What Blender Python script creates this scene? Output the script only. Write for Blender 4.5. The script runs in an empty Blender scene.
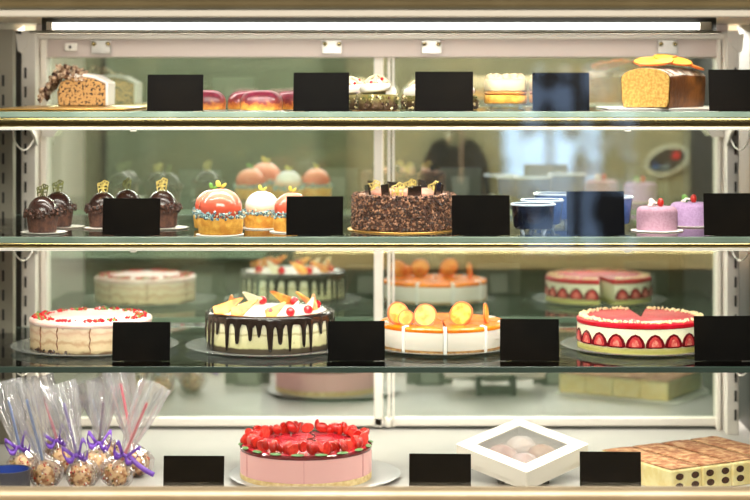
import bpy, bmesh, math, random
from mathutils import Vector, Matrix, Euler, noise
random.seed(7)
PI = math.pi
F, CX, HY, CZ = 1900.0, 400.0, 75.0, 1.70      # focal length in px, principal point, camera height
COL = bpy.context.scene.collection
SC = bpy.context.scene
D_MIR = 3.92
S1, S2, S3, DECK = 1.636, 1.417, 1.190, 0.971
ROOF = 1.805   # top surfaces

def X(px, d): return (px - CX) * d / F
def Z(py, d): return CZ - (py - HY) * d / F
def M(px, d): return px * d / F                 # length of px pixels at distance d

# ------------------------------------------------------------------ materials
def lin(c):
    def f(v):
        v /= 255.0
        return v / 12.92 if v <= 0.04045 else ((v + 0.055) / 1.055) ** 2.4
    return (f(c[0]), f(c[1]), f(c[2]), 1.0)

def nodes(name):
    m = bpy.data.materials.new(name); m.use_nodes = True
    nt = m.node_tree
    return m, nt, nt.nodes['Principled BSDF']

def mat(name, c, rough=0.5, metal=0.0, c2=None, scale=60, lo=0.4, hi=0.6, bump=0.0, bscale=None, sss=0.0, coat=0.0, detail=4, emit=0, spec=None):
    m, nt, p = nodes(name)
    p.inputs['Base Color'].default_value = lin(c)
    p.inputs['Roughness'].default_value = rough
    p.inputs['Metallic'].default_value = metal
    if spec is not None: p.inputs['Specular IOR Level'].default_value = spec
    if sss:
        p.inputs['Subsurface Weight'].default_value = sss
        p.inputs['Subsurface Radius'].default_value = (0.01, 0.006, 0.004)
        p.inputs['Subsurface Scale'].default_value = 0.6
    if coat:
        p.inputs['Coat Weight'].default_value = coat
        p.inputs['Coat Roughness'].default_value = 0.06
    if emit:
        p.inputs['Emission Color'].default_value = lin(c)
        p.inputs['Emission Strength'].default_value = emit
    if c2 is not None or bump:
        tc = nt.nodes.new('ShaderNodeTexCoord')
        nz = nt.nodes.new('ShaderNodeTexNoise'); nz.inputs['Scale'].default_value = scale; nz.inputs['Detail'].default_value = detail
        nt.links.new(tc.outputs['Object'], nz.inputs['Vector'])
        if c2 is not None:
            r = nt.nodes.new('ShaderNodeValToRGB')
            r.color_ramp.elements[0].position = lo; r.color_ramp.elements[0].color = lin(c)
            r.color_ramp.elements[1].position = hi; r.color_ramp.elements[1].color = lin(c2)
            nt.links.new(nz.outputs['Fac'], r.inputs['Fac'])
            nt.links.new(r.outputs['Color'], p.inputs['Base Color'])
        if bump:
            nb = nz
            if bscale:
                nb = nt.nodes.new('ShaderNodeTexNoise'); nb.inputs['Scale'].default_value = bscale; nb.inputs['Detail'].default_value = 5
                nt.links.new(tc.outputs['Object'], nb.inputs['Vector'])
            b = nt.nodes.new('ShaderNodeBump'); b.inputs['Strength'].default_value = bump; b.inputs['Distance'].default_value = 0.004
            nt.links.new(nb.outputs['Fac'], b.inputs['Height'])
            nt.links.new(b.outputs['Normal'], p.inputs['Normal'])
    return m

def zmat(name, stops, z0, z1, rough=0.6, wob=0.1, scale=60, bump=0.2, coat=0.0, sss=0.0, speck=None, hard=True):
    """layers stacked along the thing's own height"""
    m, nt, p = nodes(name)
    p.inputs['Roughness'].default_value = rough
    if coat: p.inputs['Coat Weight'].default_value = coat; p.inputs['Coat Roughness'].default_value = 0.08
    if sss:
        p.inputs['Subsurface Weight'].default_value = sss
        p.inputs['Subsurface Radius'].default_value = (0.01, 0.006, 0.004)
    N = nt.nodes.new; L = nt.links.new
    tc = N('ShaderNodeTexCoord'); sp = N('ShaderNodeSeparateXYZ'); L(tc.outputs['Object'], sp.inputs[0])
    nz = N('ShaderNodeTexNoise'); nz.inputs['Scale'].default_value = scale; nz.inputs['Detail'].default_value = 5
    L(tc.outputs['Object'], nz.inputs['Vector'])
    mr = N('ShaderNodeMapRange'); mr.inputs['From Min'].default_value = z0; mr.inputs['From Max'].default_value = z1
    L(sp.outputs['Z'], mr.inputs['Value'])
    ma = N('ShaderNodeMath'); ma.operation = 'MULTIPLY_ADD'; ma.inputs[1].default_value = wob
    sub = N('ShaderNodeMath'); sub.operation = 'SUBTRACT'; sub.inputs[1].default_value = 0.5
    L(nz.outputs['Fac'], sub.inputs[0]); L(sub.outputs[0], ma.inputs[0]); L(mr.outputs[0], ma.inputs[2])
    r = N('ShaderNodeValToRGB'); cr = r.color_ramp
    cr.elements[0].position = stops[0][0]; cr.elements[0].color = lin(stops[0][1])
    cr.elements[1].position = stops[-1][0]; cr.elements[1].color = lin(stops[-1][1])
    for q, c in stops[1:-1]:
        e = cr.elements.new(q); e.color = lin(c)
    L(ma.outputs[0], r.inputs['Fac'])
    out = r.outputs['Color']
    if speck:
        n2 = N('ShaderNodeTexNoise'); n2.inputs['Scale'].default_value = speck[1]; n2.inputs['Detail'].default_value = 3
        L(tc.outputs['Object'], n2.inputs['Vector'])
        r2 = N('ShaderNodeValToRGB'); r2.color_ramp.elements[0].position = speck[2]; r2.color_ramp.elements[0].color = (0, 0, 0, 1)
        r2.color_ramp.elements[1].position = speck[2] + 0.05; r2.color_ramp.elements[1].color = (1, 1, 1, 1)
        L(n2.outputs['Fac'], r2.inputs['Fac'])
        mx = N('ShaderNodeMix'); mx.data_type = 'RGBA'
        L(r2.outputs['Color'], mx.inputs['Factor']); L(out, mx.inputs['A']); mx.inputs['B'].default_value = lin(speck[0])
        out = mx.outputs['Result']
    L(out, p.inputs['Base Color'])
    if bump:
        b = N('ShaderNodeBump'); b.inputs['Strength'].default_value = bump; b.inputs['Distance'].default_value = 0.004
        L(nz.outputs['Fac'], b.inputs['Height']); L(b.outputs['Normal'], p.inputs['Normal'])
    return m

def clear_mat(name, tint=(255, 255, 255), refl=None, rough=0.0, white=0.0, ior=1.5, wcol=(255, 255, 255)):
    """thin clear sheet: lets light straight through, reflects by fresnel or a fixed share"""
    m = bpy.data.materials.new(name); m.use_nodes = True
    nt = m.node_tree; nt.nodes.clear(); N = nt.nodes.new; L = nt.links.new
    out = N('ShaderNodeOutputMaterial'); t = N('ShaderNodeBsdfTransparent'); t.inputs[0].default_value = lin(tint)
    g = N('ShaderNodeBsdfGlossy'); g.inputs['Roughness'].default_value = rough
    mx = N('ShaderNodeMixShader')
    if refl is None:
        fr = N('ShaderNodeFresnel'); fr.inputs['IOR'].default_value = ior; L(fr.outputs[0], mx.inputs[0])
    else:
        mx.inputs[0].default_value = refl
    base = t.outputs[0]
    if white:
        w = N('ShaderNodeBsdfTranslucent'); w.inputs[0].default_value = lin(wcol)
        w2 = N('ShaderNodeBsdfDiffuse'); w2.inputs[0].default_value = lin(wcol)
        a = N('ShaderNodeMixShader'); a.inputs[0].default_value = 0.5; L(w.outputs[0], a.inputs[1]); L(w2.outputs[0], a.inputs[2])
        m2 = N('ShaderNodeMixShader'); m2.inputs[0].default_value = white
        L(base, m2.inputs[1]); L(a.outputs[0], m2.inputs[2]); base = m2.outputs[0]
    L(base, mx.inputs[1]); L(g.outputs[0], mx.inputs[2]); L(mx.outputs[0], out.inputs[0])
    return m

def emis(name, c, s):
    m = bpy.data.materials.new(name); m.use_nodes = True
    nt = m.node_tree; nt.nodes.clear()
    o = nt.nodes.new('ShaderNodeOutputMaterial'); e = nt.nodes.new('ShaderNodeEmission')
    e.inputs[0].default_value = lin(c); e.inputs[1].default_value = s
    nt.links.new(e.outputs[0], o.inputs[0]); return m

MT = {}
MT['white'] = mat('white_paint', (224, 216, 206), 0.45)
MT['header'] = mat('header_paint', (192, 176, 169), 0.5)
MT['deck'] = mat('deck_white', (158, 152, 148), 0.3, c2=(151, 146, 143), scale=8)
MT['postgrey'] = mat('post_grey', (128, 122, 108), 0.5)
MT['grey'] = mat('grey_paint', (178, 172, 160), 0.5)
MT['dark'] = mat('dark_metal', (28, 26, 24), 0.4)
MT['black'] = mat('black_plastic', (10, 9, 9), 0.5)
MT['card'] = mat('card_black', (7, 6, 6), 0.75, c2=(11, 10, 9), scale=14, spec=0.06)
MT['chrome'] = mat('polished_metal', (158, 142, 98), 0.16, 1.0)
MT['brass'] = mat('brushed_metal', (150, 148, 130), 0.28, 1.0, c2=(160, 158, 140), scale=12)
MT['steel'] = mat('steel', (168, 164, 158), 0.3, 0.7)
MT['shelf'] = clear_mat('shelf_glass', (250, 254, 251))
MT['cardback'] = mat('card_back', (92, 96, 84), 0.8)
MT['edge'] = mat('glass_edge', (116, 134, 122), 0.15, c2=(134, 150, 138), scale=9)
MT['edge_dark'] = mat('glass_edge_dark', (58, 72, 66), 0.15)
MT['silver'] = mat('silver_plate', (164, 164, 164), 0.28, 0.5)
MT['mirror'] = clear_mat('half_mirror_glass', (236, 246, 236), refl=0.58)
MT['front'] = clear_mat('front_glass', (253, 255, 254), ior=1.55)
MT['clear'] = clear_mat('clear_plastic', (246, 248, 246), refl=0.10, rough=0.05, white=0.06)
MT['plate'] = clear_mat('glass_plate', (222, 228, 222), refl=0.2, rough=0.08, white=0.16)
MT['cello'] = clear_mat('cellophane', (250, 248, 250), refl=0.24, rough=0.12, white=0.17)
MT['tube'] = emis('tube_glow', (255, 250, 238), 9.0)
MT['strip'] = emis('strip_glow', (255, 246, 228), 1.6)
MT['paper'] = mat('paper_white', (240, 236, 228), 0.7, bump=0.2, scale=40)
MT['gold'] = mat('gold_board', (206, 160, 84), 0.3, 0.8)
MT['cream'] = mat('cream', (214, 197, 160), 0.5, sss=0.15, bump=0.15, scale=50)
MT['whitecream'] = mat('white_cream', (238, 230, 222), 0.45, sss=0.1, bump=0.15, scale=40)
MT['choc'] = mat('chocolate_gloss', (44, 24, 20), 0.24, coat=0.15)
MT['drip'] = mat('chocolate_drip', (34, 24, 20), 0.22, coat=0.3)
MT['choccup'] = mat('chocolate_sponge', (92, 58, 44), 0.75, c2=(64, 38, 30), scale=140, bump=0.5)
MT['chocchip'] = mat('chocolate_chips', (40, 25, 21), 0.4, c2=(70, 46, 37), scale=200)
MT['goldleaf'] = mat('gold_lattice', (214, 192, 110), 0.4, c2=(160, 140, 66), scale=200)
MT['greenleaf'] = mat('green_lattice', (72, 72, 34), 0.45, c2=(118, 120, 60), scale=160)
MT['leaf'] = mat('fresh_leaf', (98, 150, 62), 0.45)
MT['yellowleaf'] = mat('yellow_sprig', (206, 190, 84), 0.45)
MT['peach'] = zmat('peach_glaze', [(0.0, (210, 78, 54)), (0.55, (224, 100, 76)), (1.0, (242, 164, 138))], 0.028, 0.075, rough=0.1, wob=0.15, scale=30, bump=0, coat=0.8, sss=0.1)
MT['pale'] = zmat('pale_glaze', [(0.0, (226, 128, 92)), (0.3, (244, 196, 166)), (0.6, (252, 240, 226)), (1.0, (254, 250, 244))], 0.028, 0.075, rough=0.12, wob=0.2, scale=30, bump=0, coat=0.8, sss=0.1)
MT['sponge'] = mat('golden_sponge', (232, 176, 74), 0.7, c2=(206, 138, 48), scale=70, bump=0.3)
MT['crumbblue'] = mat('pale_blue_crumbs', (170, 200, 200), 0.6, c2=(64, 96, 106), scale=260, lo=0.45, hi=0.55)
MT['bun'] = zmat('bun_glaze', [(0.0, (232, 176, 80)), (0.22, (206, 124, 56)), (0.42, (128, 46, 46)), (0.7, (96, 22, 40)), (1.0, (122, 36, 60))], 0.0, 0.036, rough=0.34, wob=0.9, scale=80, bump=0.05, coat=0.1)
MT['orange'] = mat('orange_glaze', (246, 140, 16), 0.25, c2=(240, 116, 8), scale=40, coat=0.25)
MT['dried'] = mat('dried_orange', (244, 196, 84), 0.35, c2=(226, 140, 36), scale=70)
MT['driedrim'] = mat('dried_orange_peel', (216, 104, 40), 0.4)
MT['cheese'] = mat('cheesecake_cream', (240, 230, 216), 0.55, sss=0.1, bump=0.1, scale=60)
MT['biscuit'] = mat('biscuit_base', (176, 134, 78), 0.8, c2=(134, 96, 54), scale=160, bump=0.6)
MT['redglaze'] = mat('red_glaze', (178, 10, 28), 0.35, c2=(192, 24, 46), scale=50, coat=0.0, spec=0.15)
MT['pinkglaze'] = mat('strawberry_glaze', (196, 34, 54), 0.16, c2=(226, 104, 116), scale=26, lo=0.44, hi=0.66, coat=0.4)
MT['darkred'] = mat('dark_red_jelly', (104, 14, 26), 0.12, coat=0.7)
MT['strawb'] = mat('strawberry_red', (170, 16, 10), 0.3, c2=(206, 56, 26), scale=70, lo=0.5, hi=0.75, coat=0.1, bump=0.15, bscale=260)
MT['strawcut'] = mat('strawberry_cut', (214, 62, 44), 0.35, c2=(190, 30, 24), scale=150)
MT['cherry'] = mat('cherry_red', (206, 22, 34), 0.15, coat=0.6)
MT['crumbs'] = mat('pale_crumbs', (250, 238, 204), 0.7, c2=(240, 214, 150), scale=220)
MT['pinkmousse'] = mat('pink_mousse', (232, 176, 172), 0.5, sss=0.1, bump=0.08, scale=50)
MT['purple'] = mat('lilac_velvet', (196, 160, 204), 0.85, c2=(184, 146, 192), scale=220, bump=0.3, bscale=400)
MT['pinkvelvet'] = mat('pink_lilac_velvet', (188, 146, 166), 0.85, c2=(176, 132, 154), scale=220, bump=0.3, bscale=400)
MT['navy'] = mat('dark_berry_jelly', (12, 13, 22), 0.16, c2=(20, 24, 40), scale=40, coat=0.3)
MT['blue'] = mat('blue_jelly', (66, 96, 154), 0.2, c2=(50, 76, 132), scale=30, coat=0.4)
MT['tubrim'] = mat('tub_rim', (184, 198, 214), 0.15, coat=0.5)
MT['crust'] = mat('loaf_crust', (98, 54, 20), 0.55, c2=(140, 84, 32), scale=34, bump=0.4, bscale=160)
MT['crumb'] = mat('loaf_crumb', (216, 176, 92), 0.8, c2=(188, 138, 62), scale=220, bump=0.6)
MT['sugar'] = mat('sugared_crust', (236, 226, 212), 0.8, c2=(110, 70, 42), scale=60, lo=0.42, hi=0.62, bump=0.4)
MT['chipcrumb'] = mat('chip_crumb', (40, 26, 24), 0.75, c2=(196, 146, 86), scale=190, lo=0.42, hi=0.47, bump=0.4)
MT['nuts'] = mat('nut_crumble', (130, 90, 62), 0.6, c2=(212, 184, 156), scale=130, bump=0.5)
MT['pistachio'] = zmat('pistachio_base', [(0.0, (62, 38, 18)), (0.45, (78, 56, 26)), (0.7, (104, 92, 36)), (1.0, (126, 112, 50))], 0.0, 0.03, wob=0.6, scale=120, bump=0.8)
MT['caramel'] = mat('caramel_layer', (190, 132, 70), 0.35)
MT['cocoa'] = mat('cocoa_dust', (134, 76, 40), 0.9, c2=(216, 176, 130), scale=80, lo=0.40, hi=0.80, bump=0.35, bscale=300)
MT['tirac'] = mat('tiramisu_cream', (244, 228, 170), 0.6, sss=0.1, bump=0.2, scale=50, c2=(236, 214, 146))
MT['ladyf'] = mat('soaked_ladyfinger', (78, 42, 26), 0.7, c2=(48, 26, 18), scale=150)
MT['box'] = mat('box_card', (226, 218, 205), 0.55)
MT['purplerib'] = mat('purple_ribbon', (128, 76, 190), 0.3, c2=(104, 58, 170), scale=60)
MT['potblue'] = mat('pot_blue_inside', (40, 72, 160), 0.35)
MT['potgrey'] = mat('pot_dark_rim', (66, 66, 78), 0.4)
MT['naked'] = zmat('naked_cake', [(0.0, (150, 108, 74)), (0.1, (226, 200, 160)), (0.3, (222, 192, 150)), (0.36, (176, 126, 86)), (0.42, (228, 202, 164)), (0.62, (226, 194, 158)), (0.68, (206, 150, 120)), (0.74, (232, 208, 176)), (1.0, (240, 214, 196))], 0.0, 0.05, wob=0.28, scale=70, bump=0.3)
MT['mint'] = zmat('mint_choc_cake', [(0.0, (52, 40, 26)), (0.14, (66, 54, 32)), (0.2, (196, 192, 142)), (0.5, (222, 214, 172)), (0.55, (168, 156, 108)), (0.6, (226, 218, 180)), (1.0, (240, 234, 214))], 0.0, 0.058, wob=0.12, scale=80, bump=0.15, speck=((70, 52, 36), 120, 0.68))
MT['fraisier'] = zmat('fraisier_side', [(0.0, (206, 190, 112)), (0.12, (190, 182, 104)), (0.26, (214, 202, 128)), (0.32, (242, 238, 212)), (0.8, (246, 242, 222)), (1.0, (244, 236, 214))], 0.0, 0.055, wob=0.14, scale=110, bump=0.3)
MT['flake'] = mat('chocolate_flakes', (104, 68, 48), 0.45, c2=(168, 122, 92), scale=120)
MT['cocoatop'] = mat('cocoa_cream_top', (206, 158, 138), 0.6, c2=(186, 132, 112), scale=40, bump=0.2)
MT['popball'] = mat('cake_pop_icing', (206, 168, 126), 0.4, c2=(150, 96, 62), scale=90, lo=0.45, hi=0.58, bump=0.3)
for nm, c in (('blue', (96, 128, 190)), ('purple', (112, 84, 168)), ('plum', (84, 48, 84)), ('red', (226, 62, 88)), ('pink', (236, 128, 146)), ('dark', (66, 44, 60)), ('pale', (176, 196, 226))):
    MT['stick_' + nm] = mat('stick_' + nm, c, 0.35)

# ------------------------------------------------------------------ mesh builder
class MB:
    def __init__(s): s.v = []; s.f = []; s.m = []
    def add(s, vs, fs, m=0):
        o = len(s.v); s.v += [tuple(v) for v in vs]
        s.f += [tuple(i + o for i in f) for f in fs]; s.m += [m] * len(fs); return s
    def box(s, c, sz, m=0, rot=None):
        hx, hy, hz = sz[0] / 2, sz[1] / 2, sz[2] / 2
        vs = [Vector((x, y, z)) for x in (-hx, hx) for y in (-hy, hy) for z in (-hz, hz)]
        if rot is not None: vs = [rot @ v for v in vs]
        c = Vector(c); vs = [v + c for v in vs]
        return s.add(vs, [(0, 1, 3, 2), (4, 6, 7, 5), (0, 4, 5, 1), (2, 3, 7, 6), (0, 2, 6, 4), (1, 5, 7, 3)], m)
    def bx(s, x0, x1, y0, y1, z0, z1, m=0):
        return s.box(((x0 + x1) / 2, (y0 + y1) / 2, (z0 + z1) / 2), (x1 - x0, y1 - y0, z1 - z0), m)
    def lathe(s, prof, seg=48, c=(0, 0, 0), m=0, a0=0.0, a1=2 * PI, rf=None, sy=1.0, ms=None):
        full = abs(a1 - a0 - 2 * PI) < 1e-6
        n = seg if full else seg + 1
        vs = []
        for i in range(n):
            a = a0 + (a1 - a0) * i / seg
            for j, (r, z) in enumerate(prof):
                k = rf(a, j, r, z) if rf else 1.0
                vs.append((c[0] + r * k * math.cos(a), c[1] + r * k * math.sin(a) * sy, c[2] + z))
        np_ = len(prof); o = len(s.v); s.v += vs
        for i in range(seg):
            i2 = (i + 1) % n
            for j in range(np_ - 1):
                s.f.append((o + i * np_ + j, o + i2 * np_ + j, o + i2 * np_ + j + 1, o + i * np_ + j + 1))
                s.m.append(ms[j] if ms else m)
        if not full:
            s.f.append(tuple(o + j for j in range(np_))); s.m.append(m)
            s.f.append(tuple(o + (n - 1) * np_ + j for j in reversed(range(np_)))); s.m.append(m)
        return s
    def tube(s, pts, r, seg=8, m=0, flat=1.0, r1=None):
        pts = [Vector(p) for p in pts]; n = len(pts); rings = []
        up = Vector((0, 0, 1))
        for i, p in enumerate(pts):
            t = (pts[min(i + 1, n - 1)] - pts[max(i - 1, 0)]).normalized()
            u = t.cross(up)
            if u.length < 1e-3: u = t.cross(Vector((1, 0, 0)))
            u.normalize(); w = u.cross(t)
            rr = r if r1 is None else r + (r1 - r) * i / (n - 1)
            rings.append([p + u * math.cos(2 * PI * k / seg) * rr + w * math.sin(2 * PI * k / seg) * rr * flat for k in range(seg)])
        vs = [v for g in rings for v in g]; fs = []
        for i in range(n - 1):
            for k in range(seg):
                k2 = (k + 1) % seg
                fs.append((i * seg + k, i * seg + k2, (i + 1) * seg + k2, (i + 1) * seg + k))
        fs.append(tuple(reversed(range(seg)))); fs.append(tuple((n - 1) * seg + k for k in range(seg)))
        return s.add(vs, fs, m)
    def prism(s, pts, thick, m=0, mat4=None):
        """polygon in local XZ, extruded along Y by thick (centred), then moved by mat4"""
        n = len(pts)
        vs = [Vector((x, -thick / 2, z)) for x, z in pts] + [Vector((x, thick / 2, z)) for x, z in pts]
        if mat4 is not None: vs = [mat4 @ v for v in vs]
        fs = [tuple(range(n)), tuple(reversed(range(n, 2 * n)))] + [(i, i + n, (i + 1) % n + n, (i + 1) % n) for i in range(n)]
        return s.add(vs, fs, m)
    def blob(s, c, r, seg=12, rings=8, m=0, rot=None, wob=0.0, fn=None):
        """ellipsoid; r is a radius or a triple"""
        if not isinstance(r, (tuple, list)): r = (r, r, r)
        c = Vector(c); vs = []; off = Vector((random.random() * 50,) * 3)
        for j in range(rings + 1):
            th = PI * j / rings
            for i in range(seg):
                a = 2 * PI * i / seg
                u = Vector((math.sin(th) * math.cos(a), math.sin(th) * math.sin(a), math.cos(th)))
                k = 1.0 + (wob * noise.noise(u * 1.7 + off) if wob else 0)
                if fn: k *= fn(u)
                v = Vector((u.x * r[0], u.y * r[1], u.z * r[2])) * k
                if rot is not None: v = rot @ v
                vs.append(v + c)
        fs = [(j * seg + i, (j + 1) * seg + i, (j + 1) * seg + (i + 1) % seg, j * seg + (i + 1) % seg) for j in range(rings) for i in range(seg)]
        return s.add(vs, fs, m)
    def bits(s, spots, size, m=0, nm=1):
        """small irregular chunks at the given spots"""
        for p in spots:
            k = size * random.uniform(0.6, 1.3)
            rot = Euler((random.random() * 6, random.random() * 6, random.random() * 6)).to_matrix()
            vs = [Vector(v) * k for v in ((1, 0, 0), (-1, 0, 0), (0, .8, 0), (0, -.8, 0), (0, 0, .7), (0, 0, -.7))]
            vs = [rot @ v * random.uniform(0.75, 1.2) + Vector(p) for v in vs]
            s.add(vs, [(0, 2, 4), (2, 1, 4), (1, 3, 4), (3, 0, 4), (2, 0, 5), (1, 2, 5), (3, 1, 5), (0, 3, 5)], m + random.randrange(nm))
        return s
    def build(s, name, mats, parent=None, loc=None, rot=None, angle=35, bevel=0, bseg=2, solid=0, sub=0, kind=None, smooth=True):
        me = bpy.data.meshes.new(name)
        me.from_pydata(s.v, [], s.f)
        if not isinstance(mats, (list, tuple)): mats = [mats]
        for x in mats: me.materials.append(MT[x] if isinstance(x, str) else x)
        for p, mi in zip(me.polygons, s.m): p.material_index = mi
        bm = bmesh.new(); bm.from_mesh(me)
        bmesh.ops.remove_doubles(bm, verts=bm.verts, dist=1e-6)
        bmesh.ops.recalc_face_normals(bm, faces=bm.faces)
        bm.to_mesh(me); bm.free()
        if smooth:
            me.shade_smooth(); me.set_sharp_from_angle(angle=math.radians(angle))
        o = bpy.data.objects.new(name, me); COL.objects.link(o)
        if solid:
            q = o.modifiers.new('thick', 'SOLIDIFY'); q.thickness = solid; q.offset = 0
        if bevel:
            q = o.modifiers.new('soft', 'BEVEL'); q.width = bevel; q.segments = bseg; q.limit_method = 'ANGLE'; q.angle_limit = math.radians(40)
        if sub:
            q = o.modifiers.new('sub', 'SUBSURF'); q.levels = sub; q.render_levels = sub
        if parent is not None: o.parent = parent
        if loc is not None: o.location = loc
        if rot is not None: o.rotation_euler = rot
        if kind: o['kind'] = kind
        return o

def tag(o, label, cat, group=None):
    o['label'] = label; o['category'] = cat
    if group: o['group'] = group
    return o
def thing(name, label, cat, loc=(0, 0, 0), rz=0.0, group=None):
    o = bpy.data.objects.new(name, None); COL.objects.link(o)
    o.empty_display_size = 0.02
    o.location = loc; o.rotation_euler = (0, 0, rz)
    return tag(o, label, cat, group)
def dup(root, loc, label, rz=0.0, scale=1.0):
    def cp(o, par):
        c = o.copy(); COL.objects.link(c); c.parent = par
        for ch in o.children: cp(ch, c)
        return c
    r = cp(root, None); r.location = loc; r.rotation_euler = (0, 0, rz); r.scale = (scale,) * 3
    r['label'] = label
    return r
def struct(name, mb, mats, **k):
    o = mb.build(name, mats, **k); o['kind'] = 'structure'; return o

def disc(r, h, rim=0.0, inset=0.003):
    """profile of a closed low cylinder, softened edges"""
    e = min(inset, h * 0.4)
    return [(0.0001, 0), (r - e, 0), (r, e), (r, h - e), (r - e, h), (0.0001, h)]
def dome_prof(r, h, z0, n=10, rb=None):
    pr = [(0.0001, z0)]
    for i in range(n + 1):
        a = PI / 2 * i / n
        pr.append((max(r * math.cos(a), 0.0001), z0 + h * math.sin(a)))
    return pr
def lattice(mb, w, h, m=0, r=0.0011, y=0.0, base=(0, 0, 0)):
    bx_, by_, bz_ = base
    P = lambda x, z: (bx_ + x * w, by_ + y, bz_ + z * h)
    for a, b in (((-.4, 0), (-.5, .7)), ((-.5, .7), (-.1, .8)), ((-.1, .8), (.1, 1)), ((.1, 1), (.5, .85)), ((.5, .85), (.35, 0)), ((-.4, .3), (.45, .35)), ((-.45, .55), (.42, .6)), ((-.2, 0), (.3, .9)), ((.2, 0), (-.4, .7)), ((0, 0), (-.1, .8)), ((.05, .1), (.1, 1)), ((-.5, .2), (.45, .75))):
        mb.tube([P(*a), P(*b)], r, 5, m)
    return mb

# ------------------------------------------------------------------ the display case
XL, XR = -0.795, 0.715
dc = thing('display_case', 'large lit bakery display case with white uprights, white deck and metal front rails', 'display case', (0, 3.38, 0))
def part(mb, name, mats, **k):
    mb.v = [(x, y - 3.38, z) for x, y, z in mb.v]
    return mb.build(name, mats, dc, **k)
# base cabinet and deck
part(MB().bx(XL, XR, 3.08, 4.02, 0.08, DECK - 0.02), 'base_cabinet', 'grey', bevel=0.004)
part(MB().bx(XL, XR, 3.085, 4.02, DECK - 0.02, DECK), 'deck', 'deck')
part(MB().bx(XL + 0.04, XR - 0.04, 3.14, 3.96, 0.0, 0.08), 'plinth', 'dark')
zt = Z(487, 3.04)
b = MB(); b.tube([(XL, 3.045, zt - 0.014), (XR, 3.045, zt - 0.014)], 0.014, 20); b.bx(XL, XR, 3.04, 3.075, DECK - 0.06, zt - 0.012)
MT['railmetal'] = mat('rail_metal', (196, 178, 150), 0.5, 0.85, c2=(206, 188, 160), scale=12)
part(b, 'front_rail', 'railmetal', bevel=0.003)
# roof and canopy
part(MB().bx(XL, XR, 3.06, 4.02, ROOF, ROOF + 0.027), 'roof_panel', 'white')
b = MB()
prof = [(3.08, ROOF - 0.0005), (3.05, ROOF - 0.0005), (3.037, ROOF + 0.002), (3.03, ROOF + 0.012), (3.03, ROOF + 0.055), (3.045, ROOF + 0.07), (3.08, ROOF + 0.07)]
vs = [(x, y, z) for x in (XL, XR) for y, z in prof]; n = len(prof)
b.add(vs, [(i, i + 1, i + 1 + n, i + n) for i in range(n - 1)] + [(n - 1, 0, n, 2 * n - 1), tuple(range(n)), tuple(range(n, 2 * n))])
part(b, 'canopy', 'brass', angle=50)
part(MB().bx(XL, XR, 3.04, 3.07, Z(17, 3.04), ROOF - 0.0007), 'canopy_lip', 'grey', bevel=0.002)
# side panels
part(MB().bx(XL - 0.02, XL, 3.06, 4.02, DECK, ROOF + 0.027), 'side_panel', 'grey')
part(MB().bx(XR, XR + 0.02, 3.06, 4.02, DECK, ROOF + 0.027), 'side_panel', 'black')
# uprights, slotted
for px0, px1, d, slot in ((21.5, 35.5, 3.85, 25.5), (727, 739, 3.85, 735.5)):
    x0, x1 = X(px0, d), X(px1, d)
    u = part(MB().bx(x0, x1, d, d + 0.03, DECK, 1.79), 'upright', 'white', bevel=0.0015)
    s = MB(); k = 0
    zz = 1.715
    while zz > DECK + 0.05:
        s.bx(X(slot - 1.1, d), X(slot + 1.1, d), d - 0.0012, d + 0.01, zz - 0.022, zz); zz -= 0.0385
    s.v = [(x, y - 3.38, z) for x, y, z in s.v]
    s.build('slot_row', 'dark', u)
# front-left post with its own slots, dark strip standing in for the shaded recess
u = part(MB().bx(X(-4, 3.75), X(13, 3.75), 3.75, 3.78, DECK, 1.79), 'side_post', 'postgrey', bevel=0.0015)
s = MB(); zz = 1.70
while zz > DECK + 0.05:
    s.bx(X(2, 3.75), X(4.5, 3.75), 3.7488, 3.76, zz - 0.022, zz); zz -= 0.0385
s.v = [(x, y - 3.38, z) for x, y, z in s.v]; s.build('slot_row', 'dark', u)
part(MB().bx(X(13.5, 3.87), X(22, 3.87), 3.86, 3.89, DECK, 1.79), 'recess_shade_strip', 'dark')
# back frame: header, bottom track, side stiles
part(MB().bx(X(36, 3.91), X(728, 3.91), 3.905, 3.95, Z(57.5, 3.905), ROOF), 'door_header', 'header', bevel=0.002)
part(MB().bx(X(36, 3.88), X(728, 3.88), 3.875, 3.904, Z(39, 3.875), Z(34, 3.875)), 'header_lip', 'white', bevel=0.002)
part(MB().bx(X(36, 3.91), X(728, 3.91), 3.910, 3.96, DECK, Z(428.5, 3.91)), 'bottom_track', 'dark')
for px0, px1 in ((36.5, 39), (41, 47)):
    part(MB().bx(X(px0, 3.90), X(px1, 3.90), 3.895, 3.94, DECK, 1.79), 'frame_stile', 'white', bevel=0.002)
for px0, px1 in ((717, 721), (722.5, 727)):
    part(MB().bx(X(px0, 3.90), X(px1, 3.90), 3.895, 3.94, DECK, 1.79), 'frame_stile', 'white', bevel=0.002)
# header clips
for px in (101, 332, 431.5, 668):
    c = part(MB().bx(X(px - 10, 3.90), X(px + 10, 3.90), 3.900, 3.904, Z(54, 3.90), Z(40, 3.90)), 'hinge_plate', 'steel', bevel=0.001)
    for q in (-7, 7):
        mb = MB().blob((X(px + q, 3.90), 3.898 - 3.38, Z(44, 3.90)), (0.005, 0.004, 0.005)); mb.build('screw', 'chrome', c)
c = part(MB().bx(X(65, 3.90), X(77, 3.90), 3.896, 3.904, Z(51, 3.90), Z(43, 3.90)), 'latch', 'white', bevel=0.0015)
MB().blob((X(70.5, 3.90), 3.895 - 3.38, Z(47, 3.90)), (0.003, 0.002, 0.003)).build('screw', 'dark', c)
# front glass
part(MB().bx(XL, XR, 3.052, 3.058, zt - 0.005, Z(16, 3.05)), 'front_glass', 'front', smooth=False)
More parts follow.
